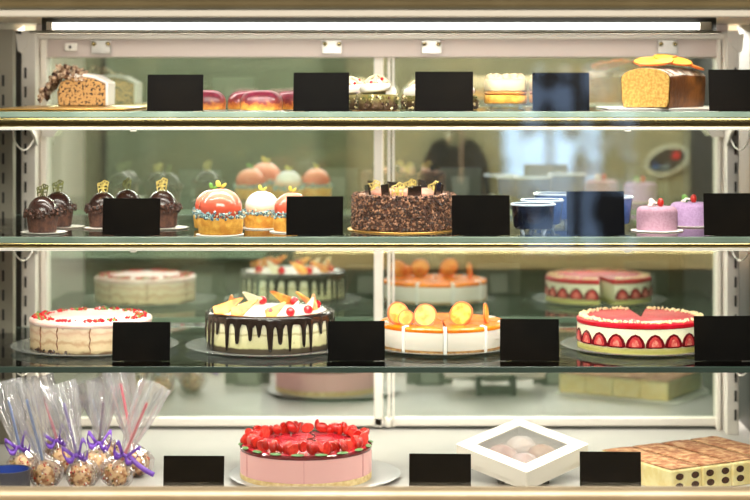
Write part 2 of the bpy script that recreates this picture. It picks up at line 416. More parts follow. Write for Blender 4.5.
# header corner brackets (white braces at the top of each upright)
for x0, sg in ((X(16, 3.82), 1), (X(744, 3.82), -1)):
    mt = Matrix.Translation((x0, 3.82, Z(36, 3.82)))
    part(MB().prism([(0, 0.005), (sg * 0.028, 0.0), (sg * 0.024, -0.020), (sg * 0.010, -0.034), (sg * 0.004, -0.03)], 0.004, 0, mt), 'corner_brace', 'white')

# sliding doors with half mirrored glass
def door(label, pl, pr, stile_l, stile_r, y0, yaw=0.0):
    t = thing('sliding_door', label, 'door', (X((pl + pr) / 2, y0), y0, DECK + 0.004))
    def rel(mb): 
        mb.v = [(x - t.location.x, y - t.location.y, z - t.location.z) for x, y, z in mb.v]; return mb
    zb, ztop = Z(427, y0), Z(57, y0) + 0.004
    fr = MB()
    if stile_l: rel(MB().bx(X(stile_l[0], y0), X(stile_l[1], y0), y0 - 0.006, y0 + 0.014, zb, ztop)).build('stile', 'white', t, bevel=0.002)
    if stile_r: rel(MB().bx(X(stile_r[0], y0), X(stile_r[1], y0), y0 - 0.006, y0 + 0.014, zb, ztop)).build('stile', 'white', t, bevel=0.002)
    rel(MB().bx(X(pl, y0), X(pr, y0), y0 - 0.006, y0 + 0.014, DECK + 0.004, Z(417, y0))).build('bottom_rail', 'white', t, bevel=0.003)
    zg0 = Z(418, y0); hw = (X(pr, y0) - X(pl, y0)) / 2
    gp = MB().bx(-hw, hw, 0.0, 0.003, 0, ztop - zg0).build('glass_pane', 'mirror', t, (X((pl + pr) / 2, y0) - t.location.x, 0.001 + abs(yaw) * 0.006, zg0 - t.location.z), (math.radians(-0.3), 0, math.radians(yaw)), smooth=False)
    return t, rel
d1, rel = door('left sliding back door of greenish half mirrored glass', 47.5, 383, None, (374, 383), 3.920)
d2, rel = door('right sliding back door of half mirrored glass', 383.5, 717, (387.5, 390.5), None, 3.922)
rel(MB().bx(X(392.2, 3.922), X(394.5, 3.922), 3.914, 3.932, Z(427, 3.92), Z(57, 3.92))).build('inner_stile', 'white', d2, bevel=0.001)
rel(MB().bx(X(386, 3.91), X(391, 3.91), 3.904, 3.916, Z(427, 3.91), Z(419, 3.91))).build('door_stop', 'white', d2, bevel=0.002)

# glass shelves
def shelf(label, z, rail_h, lip, edge, d0=3.32):
    t = thing('glass_shelf', label, 'shelf', (0, d0, z - 0.010), 0, 'glass shelves of the case')
    x0, x1 = XL + 0.003, XR - 0.003
    b = MB().bx(x0, x1, 0.004, 0.520, 0, 0.010); b.build('glass_pane', 'shelf', t, smooth=False)
    MB().bx(x0, x1, 0, 0.0039, -0.0005, 0.0102).build('front_edge', edge, t, bevel=0.0012)
    if rail_h:
        zc = -0.0006 - rail_h / 2
        pr = MB(); n = 10
        pts = [(0.004 - 0.0007 * math.sin(PI * i / n), -0.0006 - rail_h * i / n) for i in range(n + 1)]
        vs = [(x, y, zz) for x in (x0, x1) for y, zz in pts]
        pr.add(vs, [(i, i + 1, i + n + 2, i + n + 1) for i in range(n)])
        pr.add([(x, y, zz) for x in (x0, x1) for y, zz in ((0.004, -0.0006), (0.010, -0.0006), (0.010, -0.0006 - rail_h), (0.004, -0.0006 - rail_h))], [(0, 1, 5, 4), (1, 2, 6, 5), (2, 3, 7, 6)])
        r = pr.build('front_rail', 'chrome', t)
        MB().bx(x0, x1, -0.001, 0.012, -0.0006 - rail_h - lip, -0.0007 - rail_h).build('light_profile', 'white', t, bevel=0.001)
        s = MB().bx(x0 + 0.03, x1 - 0.03, 0.003, 0.011, -0.0016 - rail_h - lip, -0.0006 - rail_h - lip); s.build('light_strip', 'strip', t)
        for px in (133, 628):
            MB().bx(X(px - 3, d0), X(px + 3, d0), 0.0, 0.012, -0.0046 - rail_h - lip, -0.0006 - rail_h - lip).build('strip_clip', 'white', t, bevel=0.001)
    MB().bx(x0, x1, 0.5205, 0.525, -0.001, 0.0105).build('rear_edge', 'edge', t, bevel=0.001)
    return t
shelf('top glass shelf carrying the loaf cake and the glazed buns', S1, 0.0160, 0.0045, 'edge')
shelf('second glass shelf from the top carrying the domed cupcakes', S2, 0.0085, 0.0042, 'edge')
shelf('lowest glass shelf carrying the four round layer cakes', S3, 0, 0, 'edge_dark')

# shelf brackets
def bracket(label, z, sg, pxw):
    xb = X(pxw, 3.842)
    t = thing('shelf_bracket', label, 'bracket', (xb, 3.848, z - 0.045), 0, 'white shelf brackets')
    arm = MB()
    pts = [(0.0, 0.0325), (-0.43, 0.0325), (-0.432, 0.026), (-0.28, 0.024), (-0.12, 0.016), (-0.04, -0.012), (0.0, -0.035)]
    vs = [(dx, y, zz) for dx in (-0.0025, 0.0025) for y, zz in pts]; n = len(pts)
    arm.add(vs, [tuple(range(n)), tuple(reversed(range(n, 2 * n)))] + [(i, i + n, (i + 1) % n + n, (i + 1) % n) for i in range(n)])
    arm.build('arm', 'white', t, bevel=0.0008)
    w = 0.045 * sg
    MB().prism([(0.002 * sg, 0.033), (w, 0.033), (w, 0.008), (w * 0.55, -0.018), (0.002 * sg, -0.018)], 0.003, 0, Matrix.Translation((0, 0.035, 0))).build('gusset', 'white', t, bevel=0.0008)
    hk = MB(); h = [(-0.0045 * sg, -0.14 + 0.006 * math.cos(a), -0.045 + 0.0) for a in (0,)]
    pts = [(-sg * (0.020 - 0.002 * k), -0.14 + 0.012 * k, -0.012 - 0.028 * math.sin(PI * (k / 10.0)) ** 0.8) for k in range(0, 11)]
    hk.tube([( -sg * 0.021, -0.14, 0.01)] + pts, 0.0013, 6); hk.build('wire_hook', 'white', t)
    return t
for nm, z in (('top', S1), ('second', S2), ('lowest', S3)):
    bracket(f'white bracket holding the left end of the {nm} glass shelf', z, 1, 36.5)
    bracket(f'white bracket holding the right end of the {nm} glass shelf', z, -1, 728)

# tube lamp under the canopy
t = thing('tube_lamp', 'long bright tube lamp running under the roof of the case', 'lamp', (0, 3.25, ROOF - 0.0004))
LZ = ROOF - 0.0004
zc = Z(26, 3.22)
MB().bx(X(42, 3.25), X(716, 3.25), -0.004, 0.012, zc - 0.009 - LZ, 0).build('housing', 'dark', t, bevel=0.001)
b = MB(); b.tube([(X(52, 3.22), -0.022, zc - LZ), (X(700, 3.22), -0.022, zc - LZ)], 0.0058, 14); b.build('tube', 'tube', t)
for a, e in ((46, 52), (700, 712)):
    MB().bx(X(a, 3.22), X(e, 3.22), -0.029, -0.003, zc - LZ - 0.007, zc - LZ + 0.007).build('end_cap', 'white', t, bevel=0.001)
MB().bx(X(30, 3.22), X(720, 3.22), -0.036, 0.02, zc - 0.0125 - LZ, zc - 0.0085 - LZ).build('lower_lip', 'grey', t, bevel=0.001)

# ------------------------------------------------------------------ price cards
def card_proto(w, h):
    t = thing('price_card', 'x', 'price card', (0, 0, 0), 0, 'blank black price cards')
    rot = Matrix.Rotation(math.radians(-7), 3, 'X')
    MB().box(rot @ Vector((0, 0, h / 2)) + Vector((0, 0, 0.0006)), (w, 0.0016, h), 0, rot).build('card_panel', 'card', t, bevel=0.0005)
    MB().box(rot @ Vector((0, 0.0014, h / 2)) + Vector((0, 0, 0.0006)), (w * 0.985, 0.0008, h * 0.985), 0, rot).build('back_sheet', 'cardback', t)['label'] = 'grey back sheet'
    r2 = Matrix.Rotation(math.radians(20), 3, 'X')
    top = rot @ Vector((0, 0.0016, h * 0.7))
    MB().box(top + (r2 @ Vector((0, 0, -h * 0.34))) + Vector((0, 0.0005, 0)), (w * 0.4, 0.0012, h * 0.66), 0, r2).build('support_leg', 'cardback', t, bevel=0.0004)
    MB().bx(-w * 0.3, w * 0.3, -0.003, 0.022, 0, 0.0012).build('foot', 'card', t)
    return t
cards = [
 (175, 56, 75, S1, 3.338, 'blank black card on the top shelf beside the crumble topped cake'),
 (321, 56, 73, S1, 3.338, 'blank black card on the top shelf between the red glazed buns and the cream swirls'),
 (444, 58, 72, S1, 3.338, 'blank black card on the top shelf between cream swirls and boxed sponge'),
 (561, 57, 73, S1, 3.338, 'blank black card on the top shelf left of the orange loaf, streaked by reflections'),
 (738, 58, 70, S1, 3.338, 'blank black card on the top shelf at the right end of the orange loaf'),
 (131, 58, 199, S2, 3.345, 'blank black card on the middle shelf in front of the chocolate dome cupcakes'),
 (314.5, 57, 197, S2, 3.345, 'blank black card on the middle shelf right of the peach cupcakes'),
 (481, 58, 196, S2, 3.345, 'blank black card on the middle shelf right of the chocolate flake cake'),
 (596, 58, 192, S2, 3.345, 'blank black card on the middle shelf left of the lilac cakes'),
 (733, 58, 194, S2, 3.345, 'blank black card on the middle shelf at its right end'),
 (141, 58, 323, S3, 3.385, 'blank black card on the lowest glass shelf before the pale cake with red sprinkles'),
 (356.5, 57, 322, S3, 3.385, 'blank black card on the lowest glass shelf right of the chocolate drip cake'),
 (529.5, 59, 320, S3, 3.385, 'blank black card on the lowest glass shelf right of the orange cheesecake'),
 (724, 59, 317, S3, 3.385, 'blank black card on the lowest glass shelf right of the strawberry fraisier'),
 (193.5, 61, 457, DECK, 3.33, 'blank black card on the white deck right of the cake pops'),
 (440, 62, 455, DECK, 3.33, 'blank black card on the white deck left of the white box'),
 (610.5, 61, 453, DECK, 3.33, 'blank black card on the white deck before the tiramisu slab'),
]
for px, w, top, z, d, lab in cards:
    hh = Z(top, d) - z
    t = card_proto(M(w, d), hh / math.cos(math.radians(7)))
    t.location = (X(px, d), d, z + 0.0002); t['label'] = lab
    t.rotation_euler = (0, 0, math.radians(random.uniform(-3, 3)))

# ------------------------------------------------------------------ top shelf
# crumble cake
def rectboard(name, label, cat, px, d, z, w, dep, matn, rz=0, h=0.003, group=None):
    o = MB().bx(-w / 2, w / 2, -dep / 2, dep / 2, 0, h).build(name, matn, None, (X(px, d), d, z + 0.0003), (0, 0, rz), bevel=0.001)
    tag(o, label, cat, group); return o
rectboard('cake_board', 'thin gold cake board under the crumble topped cake', 'cake board', 78, 3.62, S1, M(124, 3.62), 0.40, 'gold')
d = 3.68
t = thing('crumble_cake', 'chocolate chip cake piece with white icing and nut crumble at left end of top shelf', 'cake', (X(82, d), d, S1 + 0.0035))
k = d / F
pts = [(-24, 0), (-25, 14), (-22, 24), (-12, 28), (0, 29), (12, 27), (23, 22), (23, 0)]
MB().prism([(x * k, z * k) for x, z in pts], 0.09, 0, Matrix.Translation((0, 0.045, 0))).build('sponge', 'chipcrumb', t, bevel=0.003)
b = MB().prism([(x * k, z * k) for x, z in [(-14, 28.2), (0, 29.2), (12, 27.2), (23.2, 22.4), (23.2, 0.3), (25.5, 0.3), (26.2, 23.5), (13, 31), (0, 33), (-13, 32)]], 0.092, 0, Matrix.Translation((0, 0.047, 0)))
b.build('icing', 'whitecream', t, bevel=0.002)
sp = []
for i in range(230):
    u = random.random(); x = -43 + 44 * u
    zt_ = 14 + 20 * min(1, (x + 43) / 18.0) + 6 * math.sin((x + 43) / 44 * PI)
    zb_ = zt_ - 11
    if x > -25: zb_ = max(zb_, 24)
    sp.append((x * k, random.uniform(-0.012, 0.085), random.uniform(zb_, zt_) * k))
MB().bits(sp, 0.0064, 0, 5).build('crumble_topping', ['nuts', 'nuts', 'nuts', 'choccup', 'nuts'], t, kind='stuff')

# red glazed buns
def bun_proto():
    t = thing('glazed_bun', 'x', 'bun', (0, 0, 0), 0, 'red glazed buns on the top shelf')
    b = MB(); vs = []
    def fn(u): return 1.0
    a, c_, h = 0.0385, 0.027, 0.036
    seg, rings = 36, 14
    for j in range(rings + 1):
        ph = -0.35 + (PI / 2 + 0.35) * j / rings
        for i in range(seg):
            th = 2 * PI * i / seg
            cx, cy = math.cos(th), math.sin(th)
            ex = lambda v, p: math.copysign(abs(v) ** p, v)
            r = max(math.cos(ph), 0.0) ** 0.6
            vs.append((a * ex(cx, 0.75) * r, c_ * ex(cy, 0.75) * r, max(0, 0.012 + (h - 0.012) * (math.sin(ph) if ph > 0 else math.sin(ph) * 1.4))))
    fs = [(j * seg + i, j * seg + (i + 1) % seg, (j + 1) * seg + (i + 1) % seg, (j + 1) * seg + i) for j in range(rings) for i in range(seg)]
    fs.append(tuple(reversed(range(seg))))
    b.add(vs, fs); b.build('bun_body', 'bun', t, angle=80)
    MB().lathe([(0.0001, 0), (0.041, 0), (0.041, 0.0006), (0.0001, 0.0006)], 24, (0, 0, -0.0008), sy=0.75).build('paper_liner', 'paper', t)
    return t
p = bun_proto(); p.location = (X(261.5, 3.40), 3.40, S1 + 0.001); p['label'] = 'front red glazed bun, wholly visible between the two cards'
dup(p, (X(205, 3.45), 3.45, S1 + 0.001), 'red glazed bun half hidden behind the second black card from left end', 0.1)
p0 = dup(p, (X(246, 3.475), 3.475, S1 + 0.001), 'red glazed bun peeking out left behind the front bun', 0.3, 0.95); p0.rotation_euler.z = 0.9
p0 = dup(p, (X(294, 3.46), 3.46, S1 + 0.001), 'red glazed bun at right end, partly hidden by the card beside cream swirls', 0.6, 0.95)
p0.rotation_euler.z = -0.5
for o in COL.objects:
    if o.get('label', '').startswith('red glazed bun half hidden'): o['label'] = 'leftmost red glazed bun, its left half hidden behind a black card'

# cream swirl desserts
def swirl_proto():
    t = thing('cream_swirl_cake', 'x', 'pastry', (0, 0, 0), 0, 'pistachio cakes with cream swirls')
    rf = lambda a, j, r, z: 1 + 0.05 * math.sin(7 * a) + 0.04 * noise.noise(Vector((math.cos(a) * 3, math.sin(a) * 3, z * 60)))
    MB().lathe([(0.0001, 0), (0.034, 0), (0.037, 0.006), (0.0365, 0.022), (0.033, 0.028), (0.0001, 0.029)], 48, rf=rf).build('pistachio_base', 'pistachio', t, angle=60)
    MB().bits([((0.0365 + random.uniform(-.001, .001)) * math.cos(a), 0.0365 * math.sin(a), random.uniform(0.003, 0.028)) for a in [random.random() * 6.283 for _ in range(160)]], 0.0042, 0, 4).build('pistachio_crumbs', ['pistachio', 'greenleaf', 'choccup', 'crumbs'], t, kind='stuff')
    b = MB(); pts = []
    n = 90
    for i in range(n):
        u = i / (n - 1); a = u * 2 * PI * 2.6
        r = 0.026 * (1 - u) ** 0.75
        pts.append((r * math.cos(a), r * math.sin(a), 0.033 + 0.026 * u))
    b.tube(pts, 0.0105, 10, r1=0.003); b.build('cream_swirl', 'whitecream', t, angle=80)
    b = MB()
    for i in range(5):
        a = i * 1.2; b.blob((0.010 * math.cos(a), -0.012 + 0.006 * math.sin(a), 0.056 - 0.002 * i), 0.0032)
    b.build('berry_bits', 'cherry', t)
    b = MB()
    for i in range(6):
        a = 2 * PI * i / 6 + 0.4
        b.tube([(0.022 * math.cos(a), 0.022 * math.sin(a), 0.048), (0.012 * math.cos(a), 0.012 * math.sin(a), 0.058), (0.002 * math.cos(a), 0.0, 0.063)], 0.0045, 8, r1=0.0015)
    b.build('cream_petals', 'cream', t, angle=80)
    return t
p = swirl_proto(); p.location = (X(376.5, 3.40), 3.40, S1 + 0.001); p['label'] = 'front pistachio cake with white cream swirl and red bits, wholly visible on top shelf'
dup(p, (X(351, 3.50), 3.50, S1 + 0.001), 'pistachio cream cake behind and left of the front one', 1.0, 0.95)
dup(p, (X(420, 3.47), 3.47, S1 + 0.001), 'pistachio cream cake showing at the left edge of the middle top card', 2.0, 0.88)
dup(p, (X(460, 3.50), 3.50, S1 + 0.001), 'pistachio cream cake hidden but for its edge right of the middle top card', 3.0, 0.9)
for px, d, lab in ((376, 3.42, 'round gold board under the front pistachio cream cake'),):
    o = MB().lathe(disc(0.043, 0.0008), 32).build('cake_board', 'gold', None, (X(px, d), d, S1)); tag(o, lab, 'cake board')

# cream topped sponge in clear tray
def cream_sponge():
    t = thing('cream_sponge', 'x', 'cake', (0, 0, 0), 0, 'cream topped sponges in clear trays')
    w = 0.038
    def sq(h0, h1, a, mb=None, wave=0):
        mb = mb or MB(); pr = [(0.0001, h0), (a * 0.93, h0), (a, h0 + 0.003), (a, h1 - 0.004), (a * 0.92, h1), (0.0001, h1)]
        def rf(th, j, r, z):
            q = (abs(math.cos(th)) ** 4 + abs(math.sin(th)) ** 4) ** -0.25
            return q * (1 + wave * math.sin(9 * th + j))
        return mb.lathe(pr, 64, rf=rf, sy=0.85)
    b = MB()
    sq(0.0, 0.0012, 0.036, b)
    for sx in (-1, 1):
        for sy in (-1, 1): b.box((sx * 0.026, sy * 0.02, 0.0055), (0.005, 0.005, 0.0088))
    sq(0.010, 0.0112, 0.041, b)
    b.build('clear_tray', 'clear', t)
    sq(0.0115, 0.028, w).build('sponge_base', 'sponge', t, angle=60)
    sq(0.0275, 0.034, w * 1.0, None, 0.03).build('caramel_layer', 'caramel', t, angle=60)
    sq(0.0335, 0.056, w * 0.99, None, 0.025).build('cream_layer', 'cream', t, angle=70)
    b = MB()
    for i in range(5):
        for j in range(4):
            b.blob((-0.026 + 0.013 * i, -0.02 + 0.0135 * j, 0.056 + random.uniform(0, 0.003)), (0.0085, 0.008, 0.0075), 10, 6, wob=0.2)
    b.build('piped_cream', 'cream', t, angle=80)
    MB().bits([(random.uniform(-0.03, 0.03), random.uniform(-0.026, 0.026), 0.064) for _ in range(40)], 0.0022).build('nut_sprinkles', 'nuts', t, kind='stuff')
    return t
p = cream_sponge(); p.location = (X(505.5, 3.40), 3.40, S1 + 0.001); p['label'] = 'cream topped golden sponge in clear tray, left of the streaked black card'
dup(p, (X(551, 3.46), 3.46, S1 + 0.001), 'cream topped sponge mostly hidden behind the streaked black card', 0.15)

# orange loaf
d = 3.40
rectboard('cake_board', 'white board under the orange topped loaf cake', 'cake board', 660, 3.60, S1, M(116, 3.60), 0.22, 'paper')
t = thing('loaf_cake', 'cut golden loaf cake with sugared crust and orange slices at right of top shelf', 'cake', (X(645, 3.50), 3.50, S1 + 0.0035), math.radians(-32)); t.scale = (1.09,) * 3
wv, L_ = 0.088, 0.15
def arch(w, h0, h1, n=14, sc=1.0):
    pts = [(-w * 0.46, 0), (-w * 0.5, 0.010), (-w * 0.52, h0)]
    for i in range(1, n):
        a = PI * (1 - i / n); pts.append((w * 0.52 * math.cos(a), h0 + (h1 - h0) * math.sin(a) ** 0.9))
    pts += [(w * 0.52, h0), (w * 0.5, 0.010), (w * 0.46, 0)]
    return [(x * sc, z * sc) for x, z in pts]
A = arch(wv, 0.048, 0.068)
nA = len(A); ny = 10; b = MB(); vs = []
for j in range(ny + 1):
    y = 0.002 + L_ * j / ny
    bul = 1 + 0.03 * math.sin(PI * j / ny)
    for i, (x, z) in enumerate(A):
        vs.append((x * bul, y, z * (1 + 0.04 * math.sin(PI * j / ny) + 0.03 * noise.noise(Vector((x * 30, y * 25, 1))))))
b.v = vs
for j in range(ny):
    for i in range(nA - 1):
        b.f.append((j * nA + i, j * nA + i + 1, (j + 1) * nA + i + 1, (j + 1) * nA + i)); b.m.append(1 if 3 <= i <= nA - 5 else 0)
    b.f.append((j * nA + nA - 1, j * nA, (j + 1) * nA, (j + 1) * nA + nA - 1)); b.m.append(0)
b.f.append(tuple(ny * nA + i for i in range(nA))); b.m.append(0)
b.build('crust', ['crust', 'sugar'], t, angle=50)
MB().prism([(x * 0.965, z * 0.975 + 0.001) for x, z in A], 0.004, 0, Matrix.Translation((0, 0.0015, 0))).build('crumb_face', 'crumb', t, bevel=0.001)
for i, (x, y, z, rx, ry) in enumerate(((0.000, 0.036, 0.0770, 0.20, 0.05), (0.018, 0.074, 0.0790, 0.10, 0.25), (0.022, 0.118, 0.0735, -0.10, 0.32), (-0.016, 0.088, 0.0775, 0.14, -0.2))):
    rm = Euler((rx, ry, 0)).to_matrix()
    b = MB(); b.lathe(disc(0.034, 0.004, inset=0.001), 28, ms=[0, 1, 1, 1, 0])
    b.v = [tuple(rm @ Vector(v) + Vector((x, y, z))) for v in b.v]
    b.build('orange_slice', ['dried', 'driedrim'], t)

# ------------------------------------------------------------------ second shelf
# chocolate dome cupcakes
def collar(r, z, n, size, mats, t, spread=0.004, name='crumb_collar', zs=0.004):
    sp = []
    for i in range(n):
        a = random.random() * 2 * PI; rr = r + random.uniform(-spread, spread)
        sp.append((rr * math.cos(a), rr * math.sin(a), z + random.uniform(-zs, zs)))
    return MB().bits(sp, size, 0, len(mats)).build(name, mats, t, kind='stuff')
def choc_proto(leafmat):
    t = thing('chocolate_cupcake', 'x', 'cupcake', (0, 0, 0), 0, 'chocolate dome cupcakes')
    rf = lambda a, j, r, z: 1 + 0.018 * math.sin(24 * a)
    MB().lathe([(0.0001, 0), (0.0235, 0), (0.0245, 0.003), (0.0275, 0.026), (0.0285, 0.032), (0.0001, 0.033)], 96, rf=rf).build('cake_cup', 'choccup', t, angle=50)
    MB().lathe(dome_prof(0.027, 0.030, 0.034), 40).build('chocolate_dome', 'choc', t, angle=80)
    collar(0.0292, 0.0335, 200, 0.0044, ['chocchip', 'chocchip', 'choccup'], t, name='chip_collar', zs=0.006)
    b = MB(); lattice(b, 0.020, 0.022, base=(0, 0, 0.0635)); b.build('leaf_topper', leafmat, t)
    return t
g = choc_proto('goldleaf'); g.location = (X(103, 3.52), 3.52, S2 + 0.0025); g['label'] = 'chocolate dome cupcake with gold topper at left edge of the black card'
dup(g, (X(162, 3.51), 3.51, S2 + 0.0025), 'chocolate dome cupcake with gold topper at right edge of the black card', 0.5, 1.06)
e = choc_proto('greenleaf'); e.location = (X(42.5, 3.40), 3.40, S2 + 0.0025); e['label'] = 'foremost chocolate dome cupcake with green topper at left end of shelf'
dup(e, (X(58, 3.53), 3.53, S2 + 0.0025), 'chocolate dome cupcake right behind the foremost one at left end', 0.4)
dup(e, (X(127, 3.60), 3.60, S2 + 0.0025), 'chocolate dome cupcake behind the card, only its green topper and crown showing', 0.9)
# paper doilies
def doily(px, d, r, lab, z=S2):
    rf = lambda a, j, rr, zz: 1 + 0.05 * math.sin(14 * a)
    b = MB().lathe([(0.0001, 0.0), (r * 0.8, 0.0), (r, 0.0016), (r, 0.0022), (r * 0.8, 0.0008), (0.0001, 0.0008)], 84, rf=rf)
    o = b.build('paper_doily', 'paper', None, (X(px, d), d, z + 0.0004)); return tag(o, lab, 'doily', 'white paper doilies')
doily(44, 3.405, 0.040, 'white paper doily under the foremost chocolate cupcake')
doily(104, 3.50, 0.036, 'white paper doily under the chocolate cupcake left of the card')
doily(166, 3.505, 0.041, 'white paper doily under the chocolate cupcake right of the card')
doily(66, 3.53, 0.034, 'white paper doily under the rear chocolate cupcake at left end')

# peach cupcakes
def peach_proto(m, leafm):
    t = thing('peach_cupcake', 'x', 'cupcake', (0, 0, 0), 0, 'peach dome cupcakes')
    MB().lathe([(0.0001, 0), (0.0365, 0), (0.0385, 0.002), (0.0405, 0.024), (0.039, 0.029), (0.0001, 0.030)], 64, rf=lambda a, j, r, z: 1 + 0.01 * math.sin(16 * a)).build('sponge_cup', 'sponge', t, angle=50)
    MB().lathe([(0.0001, 0.030)] + [(0.038 * math.cos(a) if a > 0 else 0.038 * math.cos(a) , 0.046 + 0.034 * math.sin(a)) for a in [(-0.5 + (PI / 2 + 0.5) * i / 14) for i in range(14)]] + [(0.0001, 0.0785)], 48).build('glazed_dome', m, t, angle=80)
    collar(0.0385, 0.0335, 210, 0.0040, ['crumbblue', 'crumbblue', 'crumbblue', 'crumbblue', 'cream'], t, 0.0045, zs=0.006)
    b = MB(); b.tube([(0, 0, 0.077), (0.001, 0, 0.084), (-0.001, 0, 0.088)], 0.0012, 6)
    b.blob((-0.004, 0, 0.088), (0.0045, 0.0015, 0.0065), rot=Matrix.Rotation(-0.4, 3, 'Y')); b.blob((0.006, 0, 0.085), (0.006, 0.0015, 0.003), rot=Matrix.Rotation(-0.7, 3, 'Y'))
    b.build('leaf_sprig', leafm, t)
    return t
q = peach_proto('peach', 'yellowleaf'); q.location = (X(220.5, 3.365), 3.365, S2 + 0.0025); q['label'] = 'front peach dome cupcake with shiny orange red glaze, largest of the row'
dup(q, (X(292, 3.43), 3.43, S2 + 0.0025), 'orange red dome cupcake partly hidden behind the left edge of the black card', 0.6, 0.86)
w_ = peach_proto('pale', 'yellowleaf'); w_.location = (X(262, 3.51), 3.51, S2 + 0.0025); w_.scale = (0.83,) * 3; w_['label'] = 'white glazed peach dome cupcake between the two orange red ones'
q2 = peach_proto('peach', 'leaf'); q2.location = (X(213, 3.49), 3.49, S2 + 0.0025); q2.scale = (0.88,) * 3; q2['label'] = 'peach cupcake with green leaf tucked behind the front one, at its left'
for px, d, r, lab in ((220, 3.365, 0.0425, 'white cake card under the front peach cupcake'), (262, 3.505, 0.037, 'white cake card under the white glazed cupcake'), (291, 3.43, 0.039, 'white cake card under the orange red cupcake beside the black card')):
    o = MB().lathe(disc(r, 0.0014, inset=0.0004), 40).build('cake_card', 'paper', None, (X(px, d), d, S2 + 0.0004)); tag(o, lab, 'cake board', 'white cake cards')

# chocolate flake cake
d = 3.485
o = MB().lathe(disc(0.104, 0.0018, inset=0.0006), 64).build('cake_board', 'gold', None, (X(404, d), d, S2 + 0.0003)); tag(o, 'round gold board under the chocolate flake cake', 'cake board')
t = thing('chocolate_flake_cake', 'round cake coated in chocolate flakes with chocolate shards on top', 'cake', (X(404, d), d, S2 + 0.0024))
R, Hc = 0.094, 0.060
MB().lathe(disc(R, Hc, inset=0.004), 72).build('cake_body', ['choccup'], t)
MB().lathe(disc(R * 0.97, 0.002, inset=0.0008), 72, (0, 0, Hc)).build('cream_top', 'cocoatop', t)
sp = []
for i in range(2600):
    a = random.random() * 2 * PI; sp.append((R * 1.005 * math.cos(a), R * 1.005 * math.sin(a), random.uniform(0.001, Hc)))
for i in range(500):
    a = random.random() * 2 * PI; r = R * random.uniform(0.88, 1.0); sp.append((r * math.cos(a), r * math.sin(a), Hc + 0.002))
MB().bits(sp, 0.0035, 0, 2).build('flake_coating', ['flake', 'chocchip'], t, kind='stuff')
for k in range(8):
    a = 2 * PI * k / 8 + 0.28; r = R * 0.72
    rz = Matrix.Rotation(a + PI / 2, 3, 'Z') @ Matrix.Rotation(0.15, 3, 'X')
    x, y = r * math.cos(a), r * math.sin(a)
    w, h = (0.016, 0.025) if k % 2 else (0.026, 0.021)
    mt = Matrix.Translation((x, y, Hc + 0.001)) @ rz.to_4x4()
    MB().prism([(-w / 2, 0), (w / 2, 0), (w * 0.45, h), (-w * 0.5, h * 0.86)], 0.004, 0, mt).build('chocolate_shard', 'drip', t)
    x2, y2 = R * 0.6 * math.cos(a + 0.3), R * 0.6 * math.sin(a + 0.3)
    if k % 2: b = MB(); lattice(b, 0.022, 0.026, base=(x2, y2, Hc + 0.001)); b.build('gold_lattice', 'goldleaf', t)
    b = MB().blob((R * 0.45 * math.cos(a), R * 0.45 * math.sin(a), Hc + 0.004), (0.022, 0.016, 0.009), wob=0.2); b.build('cream_mound', 'cocoatop', t, angle=80)

# berry tubs
def tub_proto(m):
    t = thing('dessert_tub', 'x', 'dessert tub', (0, 0, 0), 0, 'jelly desserts in clear tubs')
    b = MB()
    for i in range(4):
        a = PI / 4 + PI / 2 * i
        b.tube([(0.03 * math.cos(a), 0.026 * math.sin(a), 0.0095), (0.025 * math.cos(a), 0.022 * math.sin(a), 0.0)], 0.0028, 8)
    b.build('stand_feet', 'tubrim', t)
    MB().lathe([(0.0001, 0.0095), (0.033, 0.0095), (0.0345, 0.012), (0.038, 0.047), (0.0385, 0.0505), (0.0001, 0.0505)], 48, sy=0.9).build('jelly_body', m, t)
    MB().lathe([(0.0375, 0.0508), (0.0405, 0.0508), (0.041, 0.053), (0.0385, 0.0545), (0.036, 0.053)], 48, sy=0.9).build('tub_rim', 'tubrim', t)
    MB().lathe([(0.0001, 0.0515), (0.037, 0.0515)], 40, sy=0.9).build('jelly_top', m, t)
    return t
n1 = tub_proto('navy'); n1.location = (X(533, 3.385), 3.385, S2 + 0.0005); n1['label'] = 'front tub of nearly black jelly with pale rim on little feet'
b1 = tub_proto('blue'); b1.location = (X(542, 3.49), 3.49, S2 + 0.0005); b1['label'] = 'blue jelly tub directly behind the black jelly tub'
dup(b1, (X(556, 3.61), 3.61, S2 + 0.0005), 'rearmost blue jelly tub, behind the black card at its left edge', 0.0, 1.08)
dup(b1, (X(609, 3.49), 3.49, S2 + 0.0005), 'blue jelly tub peeking out at the right edge of the black card', 0.0, 1.12)

# lilac cakes
def lilac(m, sb):
    t = thing('lilac_cake', 'x', 'cake', (0, 0, 0), 0, 'small lilac velvet cakes')
    R, H = 0.037, 0.042
    pr = [(0.0001, 0), (R, 0)] + [(R - 0.010 + 0.010 * math.cos(a), H - 0.010 + 0.010 * math.sin(a)) for a in [PI / 2 * i / 6 for i in range(7)]] + [(0.0001, H)]
    MB().lathe(pr, 56).build('velvet_body', m, t, angle=50)
    b = MB().blob((0.006, -0.004, H + 0.008), (0.006, 0.0055, 0.010), fn=lambda u: 1 - 0.25 * max(u.z, 0)); b.build('strawberry_piece', 'strawb', t)
    b = MB()
    for i in range(3): b.tube([(-0.012 - 0.002 * i, -0.006 + 0.004 * i, H + 0.001), (-0.008, -0.004 + 0.003 * i, H + 0.007), (-0.001, -0.002, H + 0.006)], 0.0022, 6)
    b.build('white_curls', 'whitecream', t)
    MB().blob((-0.009, 0.002, H + 0.007), (0.006, 0.0015, 0.008), rot=Matrix.Rotation(-0.4, 3, 'Y')).build('green_leaf', sb, t)
    return t
l1 = lilac('pinkvelvet', 'whitecream'); l1.location = (X(657, 3.45), 3.45, S2 + 0.0025); l1['label'] = 'front pinkish lilac cake with strawberry and white curls'
